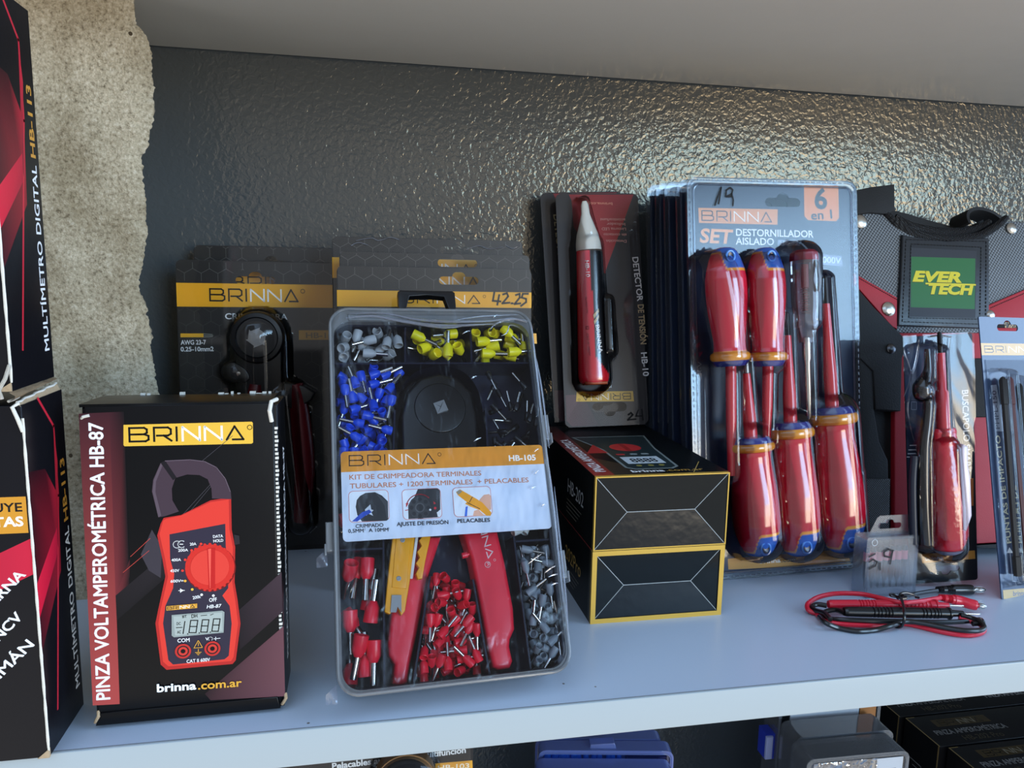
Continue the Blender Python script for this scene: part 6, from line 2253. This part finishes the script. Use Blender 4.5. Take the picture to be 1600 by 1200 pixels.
# ------------------------------------------------------------------ little frosted case of bits
def bit_case():
    W, H, D = 0.0465, 0.0470, 0.0150
    F = Frame((0.2900, 0.0990, 0.0004), 0.06, 0.06, -0.02)
    t = thing('bit_case', 'small frosted plastic case with hang tab and handwritten 5,9 standing behind the test leads', 'case', F.mat())
    fro = clear('frosted_case', (240, 243, 247), 0.35, 0.20, 0.05, (236, 242, 250))
    mb = MB()
    mb.prism(rrect(0, 0, W, H, 0.0022), 0.0, 0.0008, fro, bevel=0.0004)
    mb.prism(rrect(0, 0, W, H, 0.0022), 0.0008, D, fro, holes=[rrect(0.0011, 0.0011, W - 0.0011, H - 0.0011, 0.0014)], back=False)
    mb.prism(rrect(0.0004, 0.0004, W - .0004, H - .0004, 0.002), D - 0.0008, D, fro)
    mb.tube([(p[0], 0.0002, p[1]) for p in rrect(0.0018, 0.0018, W - .0018, H - .0018, 0.0016)], 0.0005, fro, seg=6, closed=True)
    mb.build('shell', t)
    mb = MB()
    p0, p1, p2, p3 = F.at(1361, 840, .008), F.at(1376, 806, .008), F.at(1430, 801, .008), F.at(1437, 830, .008)
    tab = [(0.0065, H - 0.001), (W - 0.003, H - 0.001), (W - 0.003, H + 0.011), (W - 0.0045, H + 0.0135), (W - 0.006, H + 0.0142), (0.0165, H + 0.0142), (0.0140, H + 0.0130)]
    mb.prism(tab, 0.0062, 0.0078, fro, holes=[euro_slot(0.0255, H + 0.0062, 0.021, 0.0046)])
    mb.build('hang_tab', t)
    bt = solid('steel_bit', (70, 76, 84), 0.35, 0.5)
    pk = solid('pink_bit_band', (222, 120, 130), 0.5)
    for i in range(7):
        x = 0.0062 + i * 0.0057
        mb = MB()
        mb.lathe((x, 0.0075, 0.0045), (0, 0, 1), [(0, 0), (0.001, 0.0008), (0.006, 0.0012), (0.009, 0.0021), (0.0315, 0.0021), (0.0325, 0.0016), (0.0325, 0)], bt, seg=6)
        b = mb.build('driver_bit')
        b.matrix_world = F.mat()
        tag(b, 'steel driver bit with a pink band inside the small frosted case', 'bit', 'driver bits in the frosted case')
        mb = MB()
        mb.lathe((x, 0.0075, 0.0265), (0, 0, 1), [(0, 0.0021), (0, 0.0025), (0.0068, 0.0025), (0.0068, 0.0021)], pk, seg=12, cap=(False, False))
        mb.build('colour_band', b)
    mb = MB()
    A = Art(mb, F, F, None, -0.0002)
    ink = (18, 16, 26)
    A.lines([[(1358, 870), (1367, 865.5)], [(1358, 878), (1364, 874), (1370, 878), (1368, 884), (1358, 889)], [(1375, 880), (1375, 890)],
             [(1394, 861), (1388, 858), (1381, 863), (1382, 869), (1391, 871), (1395, 860), (1391, 881)]], 2.6, ink)
    A.ring((1367, 848), 4.4, 0.8, (226, 230, 236))
    mb.build('handwriting', t)
bit_case()

# ------------------------------------------------------------------ bundled test leads
def leads():
    o = on_z(1393, 958, 0.0)
    t = thing('test_lead_bundle', 'bundle of one red and one black test lead tied together on the shelf', 'test leads', Matrix.Translation(o))
    def Q(x, y, z):
        return on_z(1230 + x / 4.2865, 760 + y / 4.2865, z) - o
    red = solid('red_cable_rubber', (206, 24, 48), 0.35, coat=0.2)
    blk = solid('black_cable_rubber', (16, 16, 18), 0.3, coat=0.2)
    rc = 0.00175
    m = MB()
    up = [(1030, 745, .0105), (940, 762, .0115), (850, 775, .0120), (760, 778, .0120), (640, 752, .0115), (500, 722, .0105), (330, 718, .009), (210, 742, .0075), (140, 785, .0055), (140, 825, .0035), (180, 845, .0024), (235, 848, .002)]
    m.tube(spline([Q(*p) for p in up], 8), rc, red, seg=10)
    lo = [(205, 862, .002), (245, 900, .0019), (330, 920, .0019), (450, 928, .0019), (560, 930, .0019), (680, 922, .0019), (770, 918, .0019), (860, 932, .0019), (1000, 966, .0019), (1130, 990, .0019), (1230, 995, .0019), (1300, 980, .0019), (1318, 952, .0026), (1290, 925, .004), (1230, 905, .005), (1150, 880, .0065)]
    m.tube(spline([Q(*p) for p in lo], 8), rc, red, seg=10)
    lp = [(235, 848, .002), (205, 850, .0018), (205, 862, .002)]
    m.tube(spline([Q(*p) for p in lp], 8), rc, red, seg=10)
    m.build('red_cable', t)
    m = MB()
    k1 = [(385, 850, .0075), (330, 828, .007), (270, 835, .005), (238, 858, .003), (262, 882, .0022), (350, 892, .0042), (500, 898, .005), (750, 905, .0052), (1000, 910, .0052), (1180, 905, .005), (1280, 892, .0055), (1305, 902, .006), (1300, 915, .006), (1240, 920, .0055)]
    m.tube(spline([Q(*p) for p in k1], 8), rc, blk, seg=10)
    k2 = [(265, 800, .006), (200, 790, .006), (165, 810, .0045), (190, 832, .0042), (250, 850, .0055), (290, 890, .0055)]
    m.tube(spline([Q(*p) for p in k2], 8), rc, blk, seg=10)
    k3 = [(215, 872, .0055), (260, 915, .0052), (350, 950, .0019), (470, 970, .0018), (590, 962, .0018), (690, 935, .0045), (790, 905, .0055), (900, 915, .0055), (1050, 945, .0054), (1180, 965, .0053), (1285, 965, .0053), (1318, 942, .0058), (1290, 905, .0075), (1230, 880, .0075), (1160, 862, .0085)]
    m.tube(spline([Q(*p) for p in k3], 8), rc, blk, seg=10)
    k4 = [(1005, 697, .0045), (930, 708, .0045), (850, 722, .0045), (790, 735, .0052), (740, 744, .006)]
    m.tube(spline([Q(*p) for p in k4], 8), rc * .9, blk, seg=10)
    m.build('black_cable', t)
    def probe(a, b, r, mat, tipend, name, ribs):
        A, B = Q(*a), Q(*b)
        ax = B - A
        L = ax.length
        m = MB()
        prof = [(0, 0), (0, r * .8), (L * .02, r * .92)]
        n = 160
        for i in range(4, n - 2):
            u = i / n
            rr = r * (0.94 + 0.10 * min(1, u * 3)) if u < .9 else r * 0.98
            for s, e, c in ribs:
                if s < u < e and ((u - s) / (e - s) * c) % 1 < 0.4:
                    rr *= 0.82
            prof.append((L * u, rr))
        prof += [(L * .985, r * 1.18), (L, r * 1.18), (L * 1.001, 0)]
        m.lathe(A, ax, prof, mat, seg=24, S=(0, 0, 1))
        h = m.build(name, t, 25)
        m = MB()
        T = Q(*tipend)
        a2 = T - B
        l2 = a2.length
        m.lathe(B, a2, [(0, 0), (0, r * .72), (l2 * .42, r * .55), (l2 * .43, 0)], mat, seg=18, S=(0, 0, 1))
        m.build('finger_guard', h)
        m = MB()
        m.lathe(B + a2 * 0.42, a2, [(0, 0), (0, r * .22), (l2 * .5, r * .2), (l2 * .58, 0)], STEEL, seg=12, S=(0, 0, 1))
        m.build('tip', h)
    probe((380, 838, .0085), (1088, 850, .0085), 0.0036, blk, (1302, 856, .0085), 'black_probe', ((.26, .44, 5.2), (.72, .90, 5.2)))
    probe((275, 790, .0085), (1000, 795, .0085), 0.0034, red, (1190, 800, .0085), 'red_probe', ((.27, .42, 5.2), (.62, .95, 9)))
    def plug(pts, mat, name, pin):
        m = MB()
        p = spline([Q(*q) for q in pts], 10)
        n = len(p)
        def rad(u):
            if u < .42:
                return 0.0024 + 0.0010 * u / .42 - (0.0009 if (u * 22) % 1 < .35 else 0)
            return 0.0038 if u < .96 else 0.0036
        m.tube(p, rad, mat, seg=18)
        h = m.build(name, t, 25)
        m = MB()
        a, b = Q(*pts[-1]), Q(*pin)
        ax = b - a
        l = ax.length
        m.lathe(a - ax * .05, ax, [(0, 0), (0, .0012), (l * .2, .0012), (l * .3, .0019), (l * .6, .0021), (l * .9, .0017), (l * 1.05, .0010), (l * 1.05, 0)], STEEL, seg=14, S=(0, 0, 1))
        for i in range(4):
            an = i * pi / 2 + .4
            sd = ax.normalized().orthogonal().normalized()
            wv = ax.normalized().cross(sd)
            o2 = (sd * cos(an) + wv * sin(an)) * 0.0021
            m.tube([a + ax * .25 + o2 * .8, a + ax * .5 + o2 * 1.05, a + ax * .85 + o2 * .8], 0.0003, DULLST, seg=5)
        m.build('pin', h)
    plug([(1000, 692, .0045), (1060, 691, .0045), (1130, 690, .0045), (1190, 690, .0045), (1240, 692, .0045)], blk, 'black_plug', (1325, 692, .0045))
    plug([(1015, 742, .0105), (1060, 750, .0100), (1110, 758, .0090), (1160, 768, .0080), (1215, 785, .0070), (1265, 797, .0062)], red, 'red_plug', (1330, 806, .0055))
    m = MB()                                              # twist tie with its little bow
    ring = [(740, 735, .013), (765, 755, .0150), (778, 800, .0148), (785, 850, .0130), (782, 900, .0085), (768, 935, .0035), (740, 944, .0012), (715, 935, .0014)]
    m.tube(spline([Q(*p) for p in ring], 8), 0.00095, blk, seg=8)
    for bow in ([(745, 740, .0140), (700, 735, .0150), (690, 722, .0165), (720, 724, .0165), (750, 738, .0145)], [(750, 740, .0140), (762, 718, .0165), (800, 712, .0170), (850, 728, .0150), (880, 745, .0125), (860, 742, .0130)], [(755, 740, .0140), (780, 730, .0160), (800, 745, .0150), (770, 752, .0145)]):
        m.tube(spline([Q(*p) for p in bow], 8), 0.00085, blk, seg=8)
    m.build('twist_tie', t)
leads()

# ------------------------------------------------------------------ what shows under the front edge, on the shelf below
LOW = -0.40

def stripper_card():
    F = Frame((-0.150, 0.150, LOW), 0.0, 0.05)
    a = F.at(480, 1160)
    x1 = F.at(739, 1185)[0]
    F.o = F.o + F.u * (x1 - 0.150)
    W, H = 0.150, 0.285
    t = thing('blister_card', 'black card with white lettering and an orange tab under the shelf edge', 'blister pack', F.mat())
    mb = MB()
    mb.prism(rrect(0, 0, W, H, 0.004), 0.0, 0.0009, INK, (30, 29, 32), holes=[euro_slot(W / 2, H - 0.014, 0.03, 0.006)])
    A = Art(mb, F, F)
    A.text('Pelacables automático multifunción', (519, 1202), (728, 1176), 10, (236, 236, 236), 0.03)
    A.area([(680, 1193), (738, 1188), (739, 1210), (681, 1214)], (222, 160, 50))
    A.text('HB-103', (684, 1204), (733, 1200), 8, (240, 232, 214), 0.01)
    mb.build('card', t)
    c = F.at(634, 1232, -0.02)
    m = MB()
    m.lathe((c[0], -0.003, c[1]), (0, -1, 0), [(0, 0.020), (0.014, 0.020), (0.018, 0.017), (0.018, 0)], BLACKP, seg=36)
    m.prism(rrect(c[0] - 0.018, c[1] - 0.12, c[0] + 0.018, c[1], 0.006), -0.016, -0.003, BLACKP, bevel=0.002)
    m.lathe((c[0], -0.003, c[1]), (0, -1, 0), [(0, 0.0235), (0.012, 0.0235), (0.012, 0.0205), (0.004, 0.0205)], solid('brown_stripper_body', (120, 84, 44), 0.4), seg=36, cap=(True, False))
    m.build('stripper', t)
    m = MB()
    formed_sheet(m, 0.002, 0.002, W - 0.002, H - 0.002, [(c[0], c[1], 0.027, c[0], c[1] - 0.12, 0.027, 0.024, 0.003)], 0.002, BLIS)
    m.build('blister', t)
stripper_card()

BLUC = clear('blue_tinted_case', (150, 176, 236), 1.8, 0.12, 0.50, (150, 172, 244))
BLUT = solid('bright_blue_terminal', (50, 130, 250), 0.35)

def blue_case(y, x0, W, ztop, label, latch, contents):
    H, D = ztop - LOW, 0.0142
    F = Frame((x0, y, LOW), -0.175, 0.0)
    t = thing('terminal_case', label, 'case', F.mat(), 'blue terminal cases under the shelf')
    mb = MB()
    out, inn = rrect(0, 0, W, H, 0.007), rrect(0.003, 0.003, W - 0.003, H - 0.0040, 0.004)
    mb.prism(out, 0.0, D, BLUC, holes=[inn])
    mb.prism(rrect(0.0005, 0.0005, W - 0.0005, H - 0.0005, 0.0065), D - 0.001, D + 0.0002, BLUC)
    mb.tube([(p[0], 0.001, p[1]) for p in rrect(0.0015, 0.0015, W - 0.0015, H - 0.0018, 0.006)], 0.0013, BLUC, seg=8, closed=True)
    mb.build('shell', t)
    mb = MB()
    mb.prism(inn, 0.002, 0.0024, clear('clear_case_lid', (250, 251, 253), 0.7, 0.05))
    mb.build('lid', t)
    if latch:
        mb = MB()
        mb.prism([(W * .38, H - 0.001), (W * .58, H - 0.001), (W * .565, H + 0.0042), (W * .56, H + 0.0050), (W * .385, H + 0.0034)], 0.003, 0.012, BLUC, bevel=0.0006)
        mb.build('latch', t)
    if contents:
        navy = solid('indigo_divider', (40, 40, 96), 0.5)
        mb = MB()
        mb.box(W * .66, W * .96, 0.004, D - 0.002, H - 0.030, H - 0.008, navy)
        mb.build('divider', t)
        rnd = random.Random(5)
        for i in range(12):
            x = 0.0078 + i * (W * .60) / 12
            r = 0.0031 if i < 5 else 0.0024
            mb = MB()
            z = H - 0.018 + 0.001 * rnd.random()
            mb.lathe((x, 0.0065 + 0.001 * (i % 2), z - 0.010), (0.1 * rnd.uniform(-1, 1), 0, 1), [(0, r * .6), (0.012, r * .7), (0.0121, r), (0.021, r), (0.021, r * .8), (0.015, r * .75)], BLUT, seg=14, cap=(True, True))
            o = mb.build('crimp_terminal', None)
            o.matrix_world = F.mat()
            tag(o, 'bright blue crimp terminal standing in the blue case below the shelf', 'terminal', 'blue crimp terminals')
    return t
blue_case(0.2205, 0.0670, 0.1140, -0.1700, 'rearmost of three blue cases under the shelf, pale top edge against the wall', False, False)
blue_case(0.2040, 0.0660, 0.1180, -0.1700, 'middle blue case under the shelf with a latch and bright blue terminals', True, True)
blue_case(0.1870, 0.0600, 0.1170, -0.1750, 'front one of three blue cases under the shelf, cut by the picture bottom', False, False)

CLRC = clear('clear_organiser', (232, 235, 238), 1.8, 0.10, 0.20, (200, 206, 214))
def organiser(y, x0, x1, ztop, label, kind):
    W, H, D = x1 - x0, ztop - LOW, 0.0265
    F = Frame((x0, y, LOW), -0.03, 0.0)
    t = thing('organiser_case', label, 'case', F.mat(), 'clear organiser cases under the shelf')
    mb = MB()
    out, inn = rrect(0, 0, W, H, 0.007), rrect(0.003, 0.003, W - 0.003, H - 0.004, 0.005)
    mb.prism(out, 0.0, D, CLRC, holes=[inn])
    mb.prism(rrect(0.0005, 0.0005, W - 0.0005, H - 0.0005, 0.0065), D - 0.001, D + 0.0002, CLRC)
    mb.tube([(p[0], 0.001, p[1]) for p in rrect(0.0015, 0.0015, W - 0.0015, H - 0.0018, 0.006)], 0.0013, CLRC, seg=8, closed=True)
    mb.build('shell', t)
    mb = MB()
    mb.prism(inn, 0.002, 0.0024, clear('clear_case_lid', (250, 251, 253), 0.7, 0.05))
    mb.build('lid', t)
    mb = MB()
    lab = printed('label_paper', 0.45, 0.4)
    A = Art(mb, F, F, lab, 0.0012)
    if kind == 'sheet':
        mb.prism([(0.012, 0.05), (W - 0.022, 0.05), (W - 0.022, H - 0.003), (0.012, H - 0.003)], 0.0012, 0.0016, lab, (178, 184, 192))
        mb.prism([(W - 0.021, 0.05), (W - 0.004, 0.05), (W - 0.004, H - 0.003), (W - 0.021, H - 0.003)], 0.0012, 0.0016, lab, (150, 98, 50))
        A.text_m('SET', (0.0255, H - 0.040), (0.0255, H - 0.052), 0.0042, (60, 62, 68), 0.01)
        A.text_m('DE TERMINALES', (0.0195, H - 0.040), (0.0195, H - 0.090), 0.0042, (60, 62, 68), 0.01)
        for i, s in enumerate('001AC'):
            x = 0.036 + i * 0.0105
            A.text_m(s, (x, H - 0.050 + 0.0012 * i), (x + 0.0034, H - 0.050 + 0.0012 * i), 0.0042, (40, 42, 48), 0.01)
    else:
        mb.prism([(W * .69, 0.06), (W * .95, 0.06), (W * .95, H - 0.006), (W * .69, H - 0.006)], 0.0012, 0.0016, lab, (186, 190, 196))
        x, z = W * .765, H - 0.0175
        for k in range(9):
            A.rect_m(x, z - 0.0016 * k, x + W * .12, z - 0.0016 * k + (0.0009 if k % 3 else 0.0012), (40, 42, 48))
        mb.prism(rrect(0.006, 0.06, W * .62, H - 0.006, 0.003), 0.0030, 0.0034, lab, (118, 128, 150))
        A2 = Art(mb, F, F, lab, 0.0030)
        A2.area_m([(0.008, H - 0.05), (W * .3, H - 0.03), (W * .3, H - 0.045), (0.01, H - 0.06)], (196, 150, 120))
        A2.area_m([(0.012, H - 0.02), (W * .25, H - 0.012), (W * .5, H - 0.03), (W * .4, H - 0.04)], (206, 214, 226))
    mb.build('label_sheet', t)
    if kind == 'sheet':
        mb = MB()
        z = H - 0.0520
        mb.box(-0.0085, 0.0005, 0.004, 0.020, z - 0.024, z + 0.002, solid('blue_latch_plastic', (34, 54, 170), 0.35), r=0.0015)
        mb.build('latch', t)
        mb = MB()
        mb.box(-0.0098, -0.003, 0.0015, 0.0045, z - 0.022, z + 0.001, solid('pale_latch_face', (150, 160, 200), 0.4), r=0.001)
        mb.build('latch_face', t)
    else:
        mb = MB()
        foil = clear('crinkled_foil_wrap', (250, 251, 253), 6.0, 0.08, bmp=(120.0, 0.9, 0.004))
        mb.sheet(lambda u, v: (0.006 + u * W * .62, -0.0006 - 0.0010 * abs(noise.noise((u * 16, v * 9, 2))), H - 0.03 + v * 0.026), 40, 20, foil)
        mb.build('crinkled_wrap', t)
organiser(0.2150, 0.3005, 0.4055, -0.1400, 'rearmost clear case under the shelf with a grey paper label and blue latch', 'sheet')
organiser(0.1830, 0.2985, 0.3955, -0.1700, 'middle clear case under the shelf with a barcode label', 'bar')
organiser(0.1530, 0.2910, 0.3885, -0.1700, 'front clear case under the shelf with a barcode label', 'bar')

def dark_carton(y0, x0, D, label):
    H, W = -0.20 - LOW, 0.24
    F = Frame((x0, y0, LOW), 0.0, 0.0)
    t = thing('clamp_meter_carton', label, 'box', F.mat(), 'black cartons standing on the shelf below')
    mb = MB()
    mb.box(0, W, 0, D, 0, H, GLOSS, (15, 15, 17), r=0.0006)
    A = Art(mb, F.side(0, 0, H, 'top'), F, GLOSS)
    gold = (120, 100, 62)
    A.rect_m(0, 0, 0.0012, D, gold)
    A.rect_m(0, D - 0.0010, 0.010, D, gold)
    L = Art(mb, F.side(0, D, 0, 'left'), F, GLOSS)
    L.rect_m(D - 0.0014, 0, D, H, gold)
    L.lines_m([[(D - 0.036, H - 0.035), (D - 0.020, H - 0.035), (D - 0.020, H - 0.055), (D - 0.036, H - 0.055), (D - 0.036, H - 0.035)]], 0.0008, (130, 130, 130))
    L.lines_m([[(D - 0.031, H - 0.040), (D - 0.025, H - 0.040), (D - 0.025, H - 0.050)]], 0.0008, (130, 130, 130))
    A.rect_m(0.022, D * .60, 0.084, D * .84, (58, 46, 24))
    A.logo_m((0.028, D * .64), (0.076, D * .64), D * .15, (24, 20, 16), (120, 112, 96), 0.14, False)
    A.text_m('PINZA AMPEROMÉTRICA', (0.012, D * .34), (0.092, D * .34), D * .15, (112, 110, 108), 0.02)
    A.text_m('HB-202 Pro', (0.034, D * .10), (0.078, D * .10), D * .15, (60, 52, 36), 0.0)
    A.text_m('PINZA AMPEROMÉTRICA', (0.118, D * .34), (0.198, D * .34), D * .15, (150, 148, 146), 0.02)
    mb.build('carton', t)
dark_carton(0.2395, 0.4505, 0.047, 'rearmost of the black cartons standing under the shelf at right')
dark_carton(0.1895, 0.4548, 0.047, 'middle black carton under the shelf at right with pale lettering on top')
dark_carton(0.1395, 0.4620, 0.047, 'front one of the black cartons under the shelf, at the bottom right corner')
